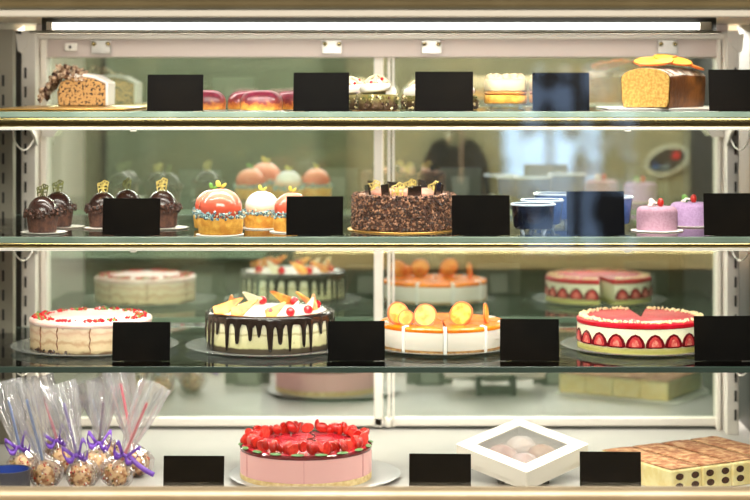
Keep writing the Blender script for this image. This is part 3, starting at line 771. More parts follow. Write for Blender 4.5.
l2 = lilac('purple', 'leaf'); l2.location = (X(690, 3.56), 3.56, S2 + 0.0025); l2['label'] = 'rear lilac cake with green leaf and strawberry beside the right black card'
for px, d, lab in ((657, 3.45, 'white scalloped card under the front lilac cake'), (690, 3.56, 'white scalloped card under the rear lilac cake')):
    o = MB().lathe([(0.0001, 0), (0.046, 0), (0.0475, 0.001), (0.046, 0.0016), (0.0001, 0.0016)], 72, rf=lambda a, j, r, z: 1 + 0.03 * math.sin(12 * a)).build('cake_card', 'paper', None, (X(px, d), d, S2 + 0.0004)); tag(o, lab, 'cake board', 'white cake cards')

# ------------------------------------------------------------------ lowest glass shelf
def plate(px, d, z, r, lab, m='plate'):
    pr = [(0.0001, 0.0), (r * 0.62, 0.0), (r * 0.72, 0.0015), (r * 0.98, 0.007), (r, 0.0082), (r * 0.98, 0.009), (r * 0.72, 0.0042), (r * 0.62, 0.003), (0.0001, 0.003)]
    o = MB().lathe(pr, 72).build('cake_plate', m, None, (X(px, d), d, z + 0.0003)); return tag(o, lab, 'plate', 'glass cake plates' if m == 'plate' else None)
PZ = 0.0038
# pale naked cake
d = 3.545
plate(95, d, S3, 0.155, 'clear glass plate under the pale cake with red sprinkles')
t = thing('layer_cake', 'pale naked layer cake with pink icing and red sprinkles at left of lowest shelf', 'cake', (X(91, d), d, S3 + PZ))
R, Hc = 0.112, 0.056
rf = lambda a, j, r, z: 1 + 0.006 * noise.noise(Vector((math.cos(a) * 4, math.sin(a) * 4, z * 30)))
MB().lathe([(0.0001, 0), (R - .002, 0)] + [(R, 0.002 + Hc * 0.93 * i / 8) for i in range(9)] + [(0.0001, Hc * .96)], 96, rf=rf).build('cake_body', zmat('naked_side', [(0.0, (150, 116, 84)), (0.08, (216, 192, 152)), (0.26, (222, 196, 158)), (0.36, (196, 158, 122)), (0.46, (226, 204, 170)), (0.6, (224, 196, 164)), (0.68, (212, 172, 146)), (0.78, (230, 206, 178)), (1.0, (236, 212, 194))], 0.0, Hc, wob=0.55, scale=45, bump=0.35, speck=((150, 100, 72), 90, 0.68)), t, angle=50)
pr = [(0.0001, Hc + 0.0015), (R * 0.97, Hc + 0.0015), (R * 1.01, Hc - 0.001), (R * 1.018, Hc - 0.005), (R * 1.002, Hc - 0.009)]
MB().lathe(pr, 120, rf=lambda a, j, r, z: 1 + (0.012 * noise.noise(Vector((math.cos(a) * 9, math.sin(a) * 9, 1))) if j > 1 else 0)).build('pink_icing', mat('pink_icing', (238, 196, 186), 0.4, c2=(244, 220, 212), scale=30, sss=0.1), t, angle=60)
sp = []
for i in range(420):
    a = random.random() * 2 * PI; r = R * random.uniform(0.74, 0.95)
    if noise.noise(Vector((math.cos(a) * 5, math.sin(a) * 5, 0.3))) > -0.15: sp.append((r * math.cos(a), r * math.sin(a), Hc + 0.0032))
MB().bits(sp, 0.0036, 0, 5).build('red_sprinkles', ['cherry', 'redglaze', 'cherry', 'cherry', 'leaf'], t, kind='stuff')
for a in (-2.35, -1.98, -1.43, -0.85, -0.3, 0.5, 1.4, 2.2, 2.9):
    zb = random.uniform(0.0, 0.012)
    pts = [((R * 1.003 + 0.0004) * math.cos(a + 0.012 * math.sin(i * 1.9)), (R * 1.003 + 0.0004) * math.sin(a + 0.012 * math.sin(i * 1.9)), Hc - 0.004 - (Hc - 0.004 - zb) * i / 8) for i in range(9)]
    MB().tube(pts, 0.0013, 6).build('caramel_drip', mat('brown_drip', (138, 92, 64), 0.4), t)
MB().bits([((R + 0.001) * math.cos(a), (R + 0.001) * math.sin(a), random.uniform(0.0, 0.006)) for a in [random.uniform(-2.5, -1.7) for _ in range(26)]], 0.004).build('chocolate_crumbs', 'chocchip', t, kind='stuff')

# chocolate drip cake
plate(270, d, S3, 0.157, 'clear glass plate under the chocolate drip cake')
t = thing('drip_cake', 'cream layer cake with dark chocolate drips and candied fruit shards on a glass plate', 'cake', (X(270, d), d, S3 + PZ))
R, Hc = 0.1175, 0.066
mintm = zmat('mint_side', [(0.0, (52, 40, 26)), (0.15, (64, 52, 30)), (0.2, (204, 198, 146)), (0.5, (224, 216, 172)), (0.55, (176, 164, 116)), (0.6, (226, 218, 180)), (1.0, (242, 236, 216))], 0.0, Hc, wob=0.1, scale=80, bump=0.15, speck=((70, 52, 36), 120, 0.70))
MB().lathe(disc(R, Hc, inset=0.002), 96).build('cake_body', mintm, t)
MB().lathe([(0.0001, Hc + 0.0022), (R * 0.80, Hc + 0.0024), (R * 0.94, Hc + 0.0012)], 72).build('white_top', 'whitecream', t)
drips = []
a = 0.0
while a < 2 * PI - 0.1:
    drips.append((a, random.uniform(0.028, 0.05), random.choice((0.95, 0.9, 0.8, 0.6, 0.5, 0.92, 0.7, 0.98)))); a += random.uniform(0.13, 0.24)
N_ = 420; rows = 14; vs = []
def dl(a):
    L0 = 0.16 + 0.05 * noise.noise(Vector((math.cos(a) * 3, math.sin(a) * 3, 0)))
    bul = 0
    for c0, w0, l0 in drips:
        q = abs((a - c0 + PI) % (2 * PI) - PI)
        if q < w0:
            v = l0 * math.sqrt(max(0, 1 - (q / w0) ** 4)) ; 
            if v > L0: L0 = v; bul = 0.0014 * (1 - (q / w0) ** 2)
        elif q < w0 * 1.7:
            v = L0 + (0.13) * (1 - (q - w0) / (0.7 * w0)); L0 = max(L0, min(v, 0.3))
    return L0, bul
for i in range(N_):
    a = 2 * PI * i / N_; Lr, bul = dl(a)
    for j in range(rows + 1):
        if j == 0: r, z = R * 0.90, Hc + 0.0020
        elif j == 1: r, z = R * 0.985, Hc + 0.0022
        else:
            u = (j - 2) / (rows - 2); r = R + 0.0016 + bul * min(1, u * 3); z = Hc * (1 - Lr * u) - 0.0004
        vs.append((r * math.cos(a), r * math.sin(a), z))
b = MB(); b.v = vs
for i in range(N_):
    i2 = (i + 1) % N_
    for j in range(rows): b.f.append((i * (rows + 1) + j, i2 * (rows + 1) + j, i2 * (rows + 1) + j + 1, i * (rows + 1) + j + 1)); b.m.append(0)
b.build('chocolate_drips', 'drip', t, angle=60, solid=0.0018)
shm = mat('candied_shard', (240, 176, 76), 0.35, c2=(216, 112, 46), scale=70)
shw = mat('white_shard', (244, 232, 196), 0.4)
def shard(a, r, w, h, lean, m, twist):
    mt = Matrix.Translation((r * math.cos(a), r * math.sin(a), Hc + 0.002)) @ Matrix.Rotation(twist, 4, 'Z') @ Matrix.Rotation(lean, 4, 'X')
    MB().prism([(-w * 0.5, 0), (-w * 0.1, -0.001), (w * 0.45, h * 0.86), (w * 0.30, h * 0.88), (-w * 0.55, h * 0.4)], 0.0035, 0, mt).build('fruit_shard', m, t, bevel=0.0008)
for a, r, w, h, m, tw in ((-2.45, .090, .058, .036, shm, 0.15), (-2.0, .096, .050, .038, shm, -0.1), (-1.36, .098, .042, .032, shm, 0.2), (-0.98, .096, .020, .032, shw, 0.3), (-0.55, .096, .024, .036, shw, 0.5), (0.1, .09, .04, .036, shm, 1.2), (0.7, .09, .045, .036, shm, 2.2), (1.4, .09, .045, .036, shm, 3.1), (2.1, .09, .045, .036, shw, 3.6), (2.8, .09, .045, .036, shm, 4.5)):
    shard(a, r, w, h, -0.55, m, tw)
for a, r in ((-1.50, .088), (-1.10, .095), (-0.64, .092), (0.3, .09), (1.1, .09), (1.8, .09), (2.5, .09)):
    MB().blob((r * math.cos(a), r * math.sin(a), Hc + 0.009), 0.0085, 14, 10).build('red_berry', 'cherry', t)

# orange cheesecake, in slices with paper dividers
plate(442, d, S3, 0.138, 'clear glass plate under the orange cheesecake')
t = thing('orange_cheesecake', 'sliced white cheesecake with orange glaze and dried orange slices', 'cake', (X(442.5, d), d, S3 + PZ))
R, Hc = 0.117, 0.043
ns = 9
for k in range(ns):
    a0 = -PI / 2 + 0.02 + 2 * PI * (k - 0.0) / ns + 0.035; a1 = a0 + 2 * PI / ns - 0.07
    b = MB()
    b.lathe([(0.004, 0), (R - 0.002, 0), (R, 0.002), (R, 0.007), (0.004, 0.007)], 10, a0=a0, a1=a1, m=1)
    b.lathe([(0.004, 0.007), (R - 0.001, 0.007), (R, 0.009), (R, Hc - 0.001), (0.004, Hc - 0.001)], 10, a0=a0, a1=a1, m=0)
    s = b.build('cheesecake_slice', ['cheese', 'biscuit'], t)
    MB().lathe([(0.004, Hc - 0.0008), (R + 0.0006, Hc - 0.003), (R + 0.0012, Hc + 0.002), (R - 0.001, Hc + 0.005), (0.004, Hc + 0.005)], 10, a0=a0, a1=a1).build('orange_glaze', 'orange', s, bevel=0.001)
for k in range(ns):
    a = -PI / 2 + 0.02 + 2 * PI * k / ns
    mt = Matrix.Rotation(a, 4, 'Z')
    b = MB().prism([(R * 0.86, 0.0005), (R * 1.0, 0.0005), (R * 1.02, 0.02), (R * 1.005, Hc + 0.0055), (R * 0.90, Hc + 0.0075), (R * 0.86, Hc + 0.003)], 0.0065, 0, mt); b.build('paper_divider', 'paper', t, bevel=0.001)
def citrus(px, py_c, rr, tw, lean, y, col='dried', rim='driedrim', ph=0):
    x = X(px, d + y) - X(442.5, d); 
    mt = Matrix.Translation((x, y, Hc + 0.004 + rr * 0.92)) @ Matrix.Rotation(tw, 4, 'Z') @ Matrix.Rotation(lean, 4, 'X')
    n = 30
    cir = lambda q, e: [(q * math.cos(2 * PI * i / n) * (1 + e * math.sin(4 * PI * i / n + ph)), q * math.sin(2 * PI * i / n)) for i in range(n)]
    s = MB().prism(cir(rr, 0.06), 0.003, 0, mt).build('dried_orange_slice', rim, t)
    MB().prism(cir(rr * 0.86, 0.06), 0.0042, 0, mt).build('orange_flesh', col, s)
citrus(398, 318, 0.0218, 0.5, -0.35, -0.045)
citrus(406, 322, 0.015, -0.2, -0.3, -0.06)
citrus(425, 320, 0.0213, 0.1, -0.25, -0.07)
citrus(461, 321, 0.0230, -0.45, -0.3, -0.06)
citrus(486, 316, 0.0195, 1.35, -0.1, -0.03)

# strawberry fraisier
plate(642, d, S3, 0.152, 'clear glass plate under the strawberry fraisier cake')
t = thing('strawberry_fraisier', 'white fraisier cake ringed with strawberry halves under red glaze', 'cake', (X(641, d), d, S3 + PZ))
R, Hc = 0.1185, 0.0465
frm = zmat('fraisier_side2', [(0.0, (206, 190, 116)), (0.1, (176, 170, 84)), (0.22, (206, 196, 122)), (0.27, (232, 228, 192)), (0.8, (240, 236, 206)), (1.0, (240, 232, 204))], 0.0, Hc, wob=0.12, scale=110, bump=0.25)
gap0, gap1 = PI / 2 - 0.20, PI / 2 + 0.08
A0, A1 = gap1, gap0 + 2 * PI
MB().lathe([(0.0001, 0), (R - 0.001, 0), (R, 0.001), (R, Hc), (0.0001, Hc)], 90, a0=A0, a1=A1).build('cake_body', frm, t)
MB().lathe([(0.0001, Hc + 0.0003), (R, Hc + 0.0003), (R + 0.0012, Hc + 0.002), (R + 0.0010, Hc + 0.0075), (R - 0.003, Hc + 0.0095), (0.0001, Hc + 0.0085)], 90, a0=A0, a1=A1).build('red_glaze', 'redglaze', t)
n = 20
for k in range(n):
    a = A0 + (A1 - A0) * (k + 0.5) / n
    mt = Matrix.Translation((R * math.cos(a), R * math.sin(a), 0.0)) @ Matrix.Rotation(a + PI / 2, 4, 'Z')
    hw, z0, h = 0.0176, 0.0125, 0.0255
    outl = [(hw * x, z0 + h * z) for x, z in ((-1, .05), (-.98, .3), (-.8, .6), (-.45, .88), (0, 1), (.45, .88), (.8, .6), (.98, .3), (1, .05), (.6, 0), (-.6, 0))]
    inn = [(x * 0.68, z0 + 0.002 + (z - z0) * 0.76) for x, z in outl]
    core = [(x * 0.36, z0 + 0.003 + (z - z0) * 0.5) for x, z in outl]
    s = MB().prism(outl, 0.0022, 0, mt).build('strawberry_half', 'darkred', t)
    MB().prism(inn, 0.0030, 0, mt).build('cut_flesh', mat('cut_flesh', (206, 66, 66), 0.3, c2=(176, 34, 44), scale=120) if k == 0 else bpy.data.materials['cut_flesh'], s)
    MB().prism(core, 0.0036, 0, mt).build('pale_core', mat('pale_core', (236, 150, 132), 0.35, c2=(214, 84, 78), scale=160) if k == 0 else bpy.data.materials['pale_core'], s)
sp = []
for i in range(420):
    a = random.uniform(A0 + 0.03, A1 - 0.03); r = R * (1 - abs(random.gauss(0, 0.07)) - 0.03)
    sp.append((r * math.cos(a), r * math.sin(a), Hc + 0.0105 + random.uniform(0, 0.003)))
MB().bits(sp, 0.0031).build('nut_crumbs', 'crumbs', t, kind='stuff')

# ------------------------------------------------------------------ bottom deck
# strawberry cheesecake
d = 3.43
plate(315, 3.44, DECK, 0.155, 'silvery round plate under the strawberry topped pink cheesecake', 'silver')
t = thing('strawberry_cheesecake', 'pink mousse cheesecake with red glaze and a wreath of strawberries', 'cake', (X(306, d), d, DECK + PZ))
R, Hc = 0.1185, 0.057
MB().lathe(disc(R, 0.012, inset=0.001), 96).build('biscuit_base', mat('pale_base', (232, 206, 150), 0.7, c2=(208, 172, 112), scale=120, bump=0.4), t)
MB().lathe([(0.0001, 0.012), (R - .0005, 0.012), (R, 0.0125), (R, Hc), (0.0001, Hc)], 96).build('pink_mousse', 'pinkmousse', t)
MB().lathe([(R - 0.02, Hc + 0.001), (R + 0.0006, Hc - 0.004), (R + 0.001, Hc + 0.001), (R - 0.002, Hc + 0.0035), (R - 0.02, Hc + 0.003)], 96).build('jelly_rim', 'darkred', t)
MB().lathe([(0.0001, Hc + 0.002), (R - 0.003, Hc + 0.002), (R - 0.004, Hc + 0.004), (0.0001, Hc + 0.004)], 96).build('glaze_top', 'pinkglaze', t)
cut = MB()
for k in range(3):
    a = PI * k / 3 + 0.02 - PI / 2
    mt = Matrix.Rotation(a, 4, 'Z')
    cut.prism([(-R - 0.0006, 0.013), (R + 0.0006, 0.013), (R + 0.0006, Hc - 0.004), (-R - 0.0006, Hc - 0.004)], 0.0004, 0, mt)
    cut.prism([(-R * 0.97, Hc + 0.0043), (R * 0.97, Hc + 0.0043), (R * 0.97, Hc), (-R * 0.97, Hc)], 0.0009, 0, mt)
cut.build('slice_cuts', mat('cut_line', (158, 60, 66), 0.4), t)
for k in range(60):
    a = 2 * PI * k / 60 + random.uniform(-.04, .04)
    if k % 15 == 14: continue
    r = R * (0.80, 0.90, 0.85)[k % 3] + random.uniform(-.003, .003)
    rot = Euler((random.uniform(-.6, .6), random.uniform(-1.4, 1.4), random.uniform(0, 6))).to_matrix()
    hcut = MB()
    hcut.blob((0, 0, 0), (0.0098, 0.0085, 0.0155), 12, 9, rot=None, fn=lambda u: 1 - 0.22 * max(-u.z, 0) - 0.1 * abs(u.z))
    hcut.v = [(x, min(y, 0.002), z) for x, y, z in hcut.v]
    hcut.m = [1 if all(hcut.v[i][1] > 0.0019 for i in f) else 0 for f in hcut.f]
    zz = Hc + 0.0105 + random.uniform(0, 0.006)
    hcut.v = [tuple(rot @ Vector(v) + Vector((r * math.cos(a), r * math.sin(a), zz))) for v in hcut.v]
    hcut.build('strawberry_piece', ['strawb', 'strawcut'], t, angle=50)
for k in range(18):
    a = 2 * PI * k / 18 + 0.1; r = R * 0.99
    rot = (Matrix.Rotation(a, 3, 'Z') @ Matrix.Rotation(0.25, 3, 'Y'))
    MB().blob((r * math.cos(a), r * math.sin(a), Hc + 0.005), (0.005, 0.012, 0.0012), rot=rot).build('mint_leaf', mat('mint_leaf', (74, 112, 58), 0.5) if k == 0 else bpy.data.materials['mint_leaf'], t)
pts = [(0.010 + 0.012 * math.cos(i * .5) * (1 - i / 26), 0.012 * math.sin(i * .5) * (1 - i / 26), Hc + 0.005 + 0.0009 * i) for i in range(22)]
MB().tube(pts, 0.0011, 6).build('chocolate_curl', 'drip', t)

# white window box, tipped towards the front on a dark stand
d = 3.43; a_ = 0.164; hB = 0.036; tilt = math.radians(13)
t = thing('cake_box', 'white square card box with clear window lid standing cornerwise on the deck', 'box', (X(522, d), d, 0))
Rm = Matrix.Rotation(tilt, 4, 'X') @ Matrix.Rotation(PI / 4, 4, 'Z')
def tb(mb): mb.v = [tuple(Rm @ Vector(v)) for v in mb.v]; return mb
h = a_ / 2; th = 0.0015
lid_o, lid_i = h + 0.001, h * 0.72
b = MB()
for sg in (-1, 1):
    b.bx(-h, h, sg * h - th / 2, sg * h + th / 2, 0, hB - 0.002); b.bx(sg * h - th / 2, sg * h + th / 2, -h, h, 0, hB - 0.002)
b.bx(-h, h, -h, h, 0, th)
tb(b).build('box_body', 'box', t)
b = MB()
for sg in (-1, 1):
    b.bx(-lid_o, lid_o, min(sg * lid_o, sg * lid_i), max(sg * lid_o, sg * lid_i), hB - 0.0015, hB)
    b.bx(min(sg * lid_o, sg * lid_i), max(sg * lid_o, sg * lid_i), -lid_i, lid_i, hB - 0.0015, hB)
    b.bx(-lid_o, lid_o, sg * (lid_o + .0008) - .0008, sg * (lid_o + .0008) + .0008, hB - 0.0265, hB)
    b.bx(sg * (lid_o + .0008) - .0008, sg * (lid_o + .0008) + .0008, -lid_o, lid_o, hB - 0.0265, hB)
lid = tb(b).build('lid', 'box', t, smooth=False)
tb(MB().bx(-lid_i - .004, lid_i + .004, -lid_i - .004, lid_i + .004, hB - 0.0023, hB - 0.0018)).build('clear_window', clear_mat('window_film', (252, 250, 250), refl=0.25, rough=0.22, white=0.13), lid, smooth=False)  # white share puts the glare into the film itself
lowest = min((Rm @ Vector((x, y, 0))).z for x in (-h, h) for y in (-h, h))
zb = DECK + 0.003 - lowest
t.location.z = zb
Rw = Matrix.Translation((X(522, d), d, zb)) @ Rm
labs = ('pale pink pastry inside the white box at its left corner', 'cream pastry inside the white box at its back corner', 'tan pastry inside the white box at its right corner', 'rosy pastry inside the white box at its front corner')
for i, (x, y) in enumerate(((-0.026, 0.026), (0.026, 0.026), (0.026, -0.026), (-0.026, -0.026))):
    b = MB().blob((0, 0, 0.0152), (0.0262, 0.0262, 0.0142), 20, 10, wob=0.14)
    m1 = mat('pastry_%d' % i, ((200, 140, 120), (236, 214, 200), (206, 160, 124), (226, 180, 170))[i], 0.5, c2=((240, 206, 190), (250, 240, 232), (214, 168, 130), (250, 230, 226))[i], scale=40)
    p = Rw @ Vector((x, y, th + 0.0008))
    o = b.build('pastry', m1, None, p, Rm.to_euler()); tag(o, labs[i], 'pastry', 'pastries in the window box')
st = MB()
k0 = math.tan(tilt)
yb = 0.075
pts = [(-0.055, 0.0), (yb, 0.0)]
z_at = lambda y: (zb - DECK) + y * math.sin(tilt) / math.cos(tilt) - 0.0012
prof = [(-0.045, 0.0), (yb, 0.0), (yb, z_at(yb)), (-0.045, max(z_at(-0.045), 0.002))]
for xx in (-0.040, 0.040):
    vs = [(xx + dx, y, z) for dx in (-0.006, 0.006) for y, z in prof]
    st.add(vs, [(0, 1, 2, 3), (7, 6, 5, 4)] + [(i, i + 4, (i + 1) % 4 + 4, (i + 1) % 4) for i in range(4)])
st.bx(-0.04, 0.04, 0.05, 0.056, 0.0, 0.02)
o = st.build('box_stand', 'dark', None, (X(522, d), d, DECK + 0.0002), bevel=0.001); tag(o, 'small dark stand propping up the white window box', 'stand')

# tiramisu
d0 = 3.285
px0 = 672
ang = math.radians(30)
o = MB().bx(-0.008, 0.30, -0.006, 0.225, 0, 0.002).build('cake_board', 'paper', None, (X(px0, d0), d0, DECK + 0.0003), (0, 0, ang)); tag(o, 'white board under the tiramisu slab', 'cake board')
t = thing('tiramisu', 'cut tiramisu slab with cocoa dusted top at the right front of deck', 'cake', (X(px0, d0), d0, DECK + 0.0025), ang)
LT, HT = 0.208, Z(470, d0) - DECK - 0.004
wS = 0.066
for k in range(4):
    x0 = k * (wS + 0.0015)
    s = MB().bx(x0, x0 + wS, 0, LT, 0, HT).build('tiramisu_slice', 'tirac', t, bevel=0.004, bseg=3)
    c = MB(); nx, ny = 8, 22; vs = []
    for j in range(ny + 1):
        for i in range(nx + 1):
            u, v = i / nx, j / ny
            jit = 0.0012 * noise.noise(Vector((u * 9 + k * 7, v * 25, 3)))
            vs.append((x0 + 0.0012 + (wS - 0.0024) * u + jit, 0.003 + (LT - 0.006) * v + jit, HT + 0.0006 + 0.0016 * math.sin(PI * u) ** 0.4 * (0.6 + 0.6 * noise.noise(Vector((u * 3 + k, v * 8, 1))))))
    c.add(vs, [(j * (nx + 1) + i, j * (nx + 1) + i + 1, (j + 1) * (nx + 1) + i + 1, (j + 1) * (nx + 1) + i) for j in range(ny) for i in range(nx)])
    c.build('cocoa_top', 'cocoa', s, angle=80, solid=0.001)
    for row in range(2):
        for i in range(2):
            b = MB(); n = 18; xx = x0 + 0.0165 + 0.0335 * i + random.uniform(-.001, .001)
            if xx > x0 + wS - 0.008: continue
            zz = HT - 0.012 - 0.0165 * row
            b.prism([(0.0082 * math.cos(2 * PI * q / n), 0.0058 * math.sin(2 * PI * q / n)) for q in range(n)], 0.002, 0, Matrix.Translation((xx, -0.0002, zz)))
            b.build('ladyfinger_end', 'ladyf', s)

# blue pot
t = thing('blue_pot', 'dark pot with blue inside at the left front corner of the deck', 'pot', (X(8, 3.30), 3.30, DECK + 0.0003))
hp = Z(469, 3.30) - DECK
MB().lathe([(0.0001, 0), (0.034, 0), (0.037, 0.004), (0.0385, hp - 0.004), (0.0395, hp), (0.0365, hp), (0.0355, hp - 0.004)], 48).build('pot_body', 'potgrey', t)
MB().lathe([(0.0355, hp - 0.001), (0.0345, 0.012), (0.0001, 0.010)], 48).build('blue_inside', 'potblue', t)

# cake pops
def pop(px, d, tx, ty, stick, lab, rib=True, seed=0, long_tail=False, bagk=1.0):
    random.seed(100 + seed); d += 0.115
    rb = 0.0245
    t = thing('cake_pop', lab, 'cake pop', (X(px, d), d, DECK + 0.0006), 0, 'cellophane wrapped cake pops')
    byc = HY + (CZ - DECK - rb) * F / d
    dx, dz = M(tx - px, d), M(byc - ty, d)
    tl = math.atan2(dx, dz); ln = math.hypot(dx, dz)
    ly = random.uniform(-0.05, 0.12)
    Rr = Matrix.Translation((0, 0, rb + 0.001)) @ Matrix.Rotation(tl, 4, 'Y') @ Matrix.Rotation(-ly, 4, 'X')
    tr = lambda mb: (setattr(mb, 'v', [tuple(Rr @ Vector(v)) for v in mb.v]), mb)[1]
    tr(MB().blob((0, 0, 0), rb, 22, 14, wob=0.06)).build('cake_ball', 'popball', t, angle=80)
    sp = []
    for i in range(150):
        u = Vector((random.gauss(0, 1), random.gauss(0, 1), random.gauss(0, 1))).normalized(); sp.append(u * (rb + 0.0005))
    tr(MB().bits(sp, 0.0026, 0, 5)).build('sprinkle_coat', ['choccup', 'pistachio', 'nuts', 'strawb', 'whitecream'], t, kind='stuff')
    tr(MB().tube([(0, 0, rb * 0.6), (0, 0, ln)], 0.0026, 10)).build('stick', 'stick_' + stick, t)
    ht = (ln + 0.036) * bagk; ph = random.random() * 6
    zs = [-rb * 1.08, -rb * 0.98, -rb * 0.6, 0, rb * 0.6, rb * 1.05, rb * 1.45, rb * 1.9, 0.075, 0.10, ht * 0.8, ht * 0.92, ht]
    rs = [0.004, rb * 0.62, rb * 1.02, rb * 1.16, rb * 1.0, rb * 0.6, 0.0065, 0.010, 0.015, 0.019, 0.023, 0.025, 0.0265]
    kk = random.choice((5, 6, 7))
    def rf(a, j, r, z):
        amp = 0.12 if j < 6 else (0.22 if j > 7 else 0.12)
        return 1 + amp * math.sin(kk * a + ph + j * 0.35) + amp * 0.7 * math.sin((kk + 4) * a - ph + j * 0.6) + (0.10 * noise.noise(Vector((a, j * 0.8, ph))))
    bag = MB().lathe(list(zip(rs, zs)), 54, rf=rf, sy=0.55 if False else 0.72)
    tr(bag).build('cellophane_bag', 'cello', t, angle=22)
    if rib:
        b = MB(); zr = rb * 1.45
        b.lathe([(0.0072, zr - 0.0035), (0.0085, zr - 0.001), (0.0085, zr + 0.001), (0.0072, zr + 0.0035)], 20)
        def strip(pts, w):
            vs = []
            for p_ in pts: vs += [(p_[0], p_[1] - 0.001, p_[2] - w / 2), (p_[0], p_[1] + 0.001, p_[2] + w / 2)]
            b.add(vs, [(2 * i, 2 * i + 2, 2 * i + 3, 2 * i + 1) for i in range(len(pts) - 1)])
        for sg in (-1, 1):
            strip([(sg * (0.004 + 0.018 * math.sin(PI * q / 8)), -0.008 - 0.003 * math.sin(2 * PI * q / 8), zr + (0.012 + 0.006 * (sg > 0)) * math.sin(2 * PI * q / 8 - 0.5) + 0.006) for q in range(9)], 0.0085)
            strip([(sg * (0.003 + 0.013 * q / 5), -0.009 - 0.002 * q, zr - 0.0055 * q + 0.001 * q * q) for q in range(6)], 0.0075)
        if long_tail:
            strip([(0.006 + 0.056 * q / 10, -0.009 - 0.001 * q, zr + 0.006 - 0.018 * (q / 10) ** 0.6 + 0.004 * (q / 10) ** 3) for q in range(11)], 0.0085)
        tr(b).build('ribbon', 'purplerib', t, solid=0.0006)
    return t
pop(24, 3.30, 8, 402, 'blue', 'leftmost wrapped cake pop with blue stick, behind the dark pot', True, 1)
pop(46, 3.235, 27, 400, 'blue', 'front wrapped cake pop with long blue stick right of the dark pot', False, 2)
pop(63, 3.36, 42, 398, 'pink', 'rear wrapped cake pop with pink stick and purple bow', True, 3)
pop(82, 3.225, 62, 405, 'purple', 'front wrapped cake pop with purple stick and purple bow', True, 4)
pop(58, 3.44, 67, 425, 'dark', 'rearmost wrapped cake pop with short dark stick', False, 5, bagk=1.3)
pop(97, 3.33, 103, 404, 'plum', 'wrapped cake pop with upright plum coloured stick', True, 6)
pop(108, 3.41, 93, 400, 'pale', 'rear wrapped cake pop with pale blue stick', False, 7)
pop(136, 3.335, 121, 384, 'red', 'wrapped cake pop with red stick leaning left', False, 8)
pop(117, 3.24, 147, 404, 'red', 'wrapped cake pop with red stick leaning far right and long purple ribbon tail', True, 9, True)
random.seed(11)

# ------------------------------------------------------------------ kitchen behind the glass
def wallm(name, c, c2, sc=3): return mat(name, c, 0.8, c2=c2, scale=sc, lo=0.35, hi=0.65)
WY = 5.2
W = lambda px: X(px, WY)
struct('wall_rear', MB().bx(-2.6, 2.6, WY, WY + 0.1, 0, 2.8), wallm('tan_wall', (164, 156, 134), (154, 147, 126)))
struct('trim_1', MB().bx(W(107), W(346), WY - 0.03, WY - 0.001, 0, 2.3), wallm('sage_panel', (142, 147, 130), (134, 140, 122)))
struct('trim_2', MB().bx(W(104), W(107.5), WY - 0.04, WY - 0.001, 0, 2.3), 'dark')
struct('trim_3', MB().bx(W(324), W(347), WY - 0.05, WY - 0.031, 0, 2.3), wallm('sage_pillar', (104, 112, 92), (98, 106, 86)))
struct('gap_dark_strip', MB().bx(W(690), W(712), WY - 0.04, WY - 0.001, 0, 2.3), 'dark')  # dark strip put in for the blackness of a gap, no trim there
struct('floor', MB().bx(-3.2, 3.2, -4.4, 5.4, -0.05, 0), mat('floor_tile', (168, 148, 118), 0.5, c2=(150, 130, 100), scale=5))
t = thing('kitchen_counter', 'wood topped dark green counter seen through the right glass door', 'counter', (0.45, 4.75, 0))
MB().bx(-0.70, 1.0, -0.28, 0.36, Z(270, 4.47), Z(252, 4.47)).build('worktop', mat('counter_wood', (234, 200, 156), 0.5, c2=(222, 184, 140), scale=6), t, bevel=0.004)
MB().bx(-0.68, 0.98, -0.25, 0.34, 0, Z(270, 4.47)).build('cabinet', mat('teal_cabinet', (104, 120, 106), 0.5), t, bevel=0.003)
for k in range(3): MB().bx(-0.66 + 0.55 * k, -0.66 + 0.53 + 0.55 * k, -0.262, -0.25, 0.1, 1.02).build('cabinet_door', mat('teal_door', (114, 130, 116), 0.5) if k == 0 else bpy.data.materials['teal_door'], t, bevel=0.002)
t = thing('steel_cabinet', 'sage green metal cabinet seen through the left glass door', 'cabinet', (-0.75, 4.75, 0))
MB().bx(-0.75, 0.42, -0.28, 0.36, 0.08, Z(262, 4.47)).build('body', wallm('sage_metal', (164, 172, 156), (154, 162, 146)), t, bevel=0.004)
MB().bx(-0.76, 0.43, -0.29, 0.37, Z(262, 4.47), Z(257, 4.47)).build('top', mat('sage_dark', (72, 84, 70), 0.4), t, bevel=0.002)
MB().bx(-0.72, 0.39, -0.24, 0.32, 0, 0.08).build('plinth', 'dark', t)
# hanging apron
t = thing('apron', 'dark navy apron hanging on the back wall behind the right glass door', 'apron', (W(455), WY - 0.04, Z(132, WY)))
pts = []
k = WY / F
outl = [(-34, -118), (-34, -60), (-32, -30), (-24, -12), (-12, -5), (-6, -14), (6, -14), (12, -5), (24, -12), (32, -30), (35, -60), (34, -118)]
MB().prism([(x * k, z * k) for x, z in outl], 0.02).build('bib', mat('navy_cloth', (34, 38, 50), 0.9, c2=(26, 30, 40), scale=20, bump=0.4), t, bevel=0.006)
MB().tube([(-6 * k, -0.012, -10 * k), (-7 * k, -0.012, -2 * k), (-7 * k, -0.012, 4 * k), (0, -0.005, 8 * k), (6 * k, -0.012, 0), (5 * k, -0.014, -50 * k)], 0.005, 8).build('neck_strap', mat('strap_cloth', (190, 160, 150), 0.8), t)
MB().tube([(0, 0.043, 7 * k), (0, -0.01, 7 * k), (0, -0.012, 12 * k)], 0.006, 8).build('hook', 'steel', t)
MB().blob((-7 * k, -0.018, -3 * k), 0.010).build('button', 'white', t)
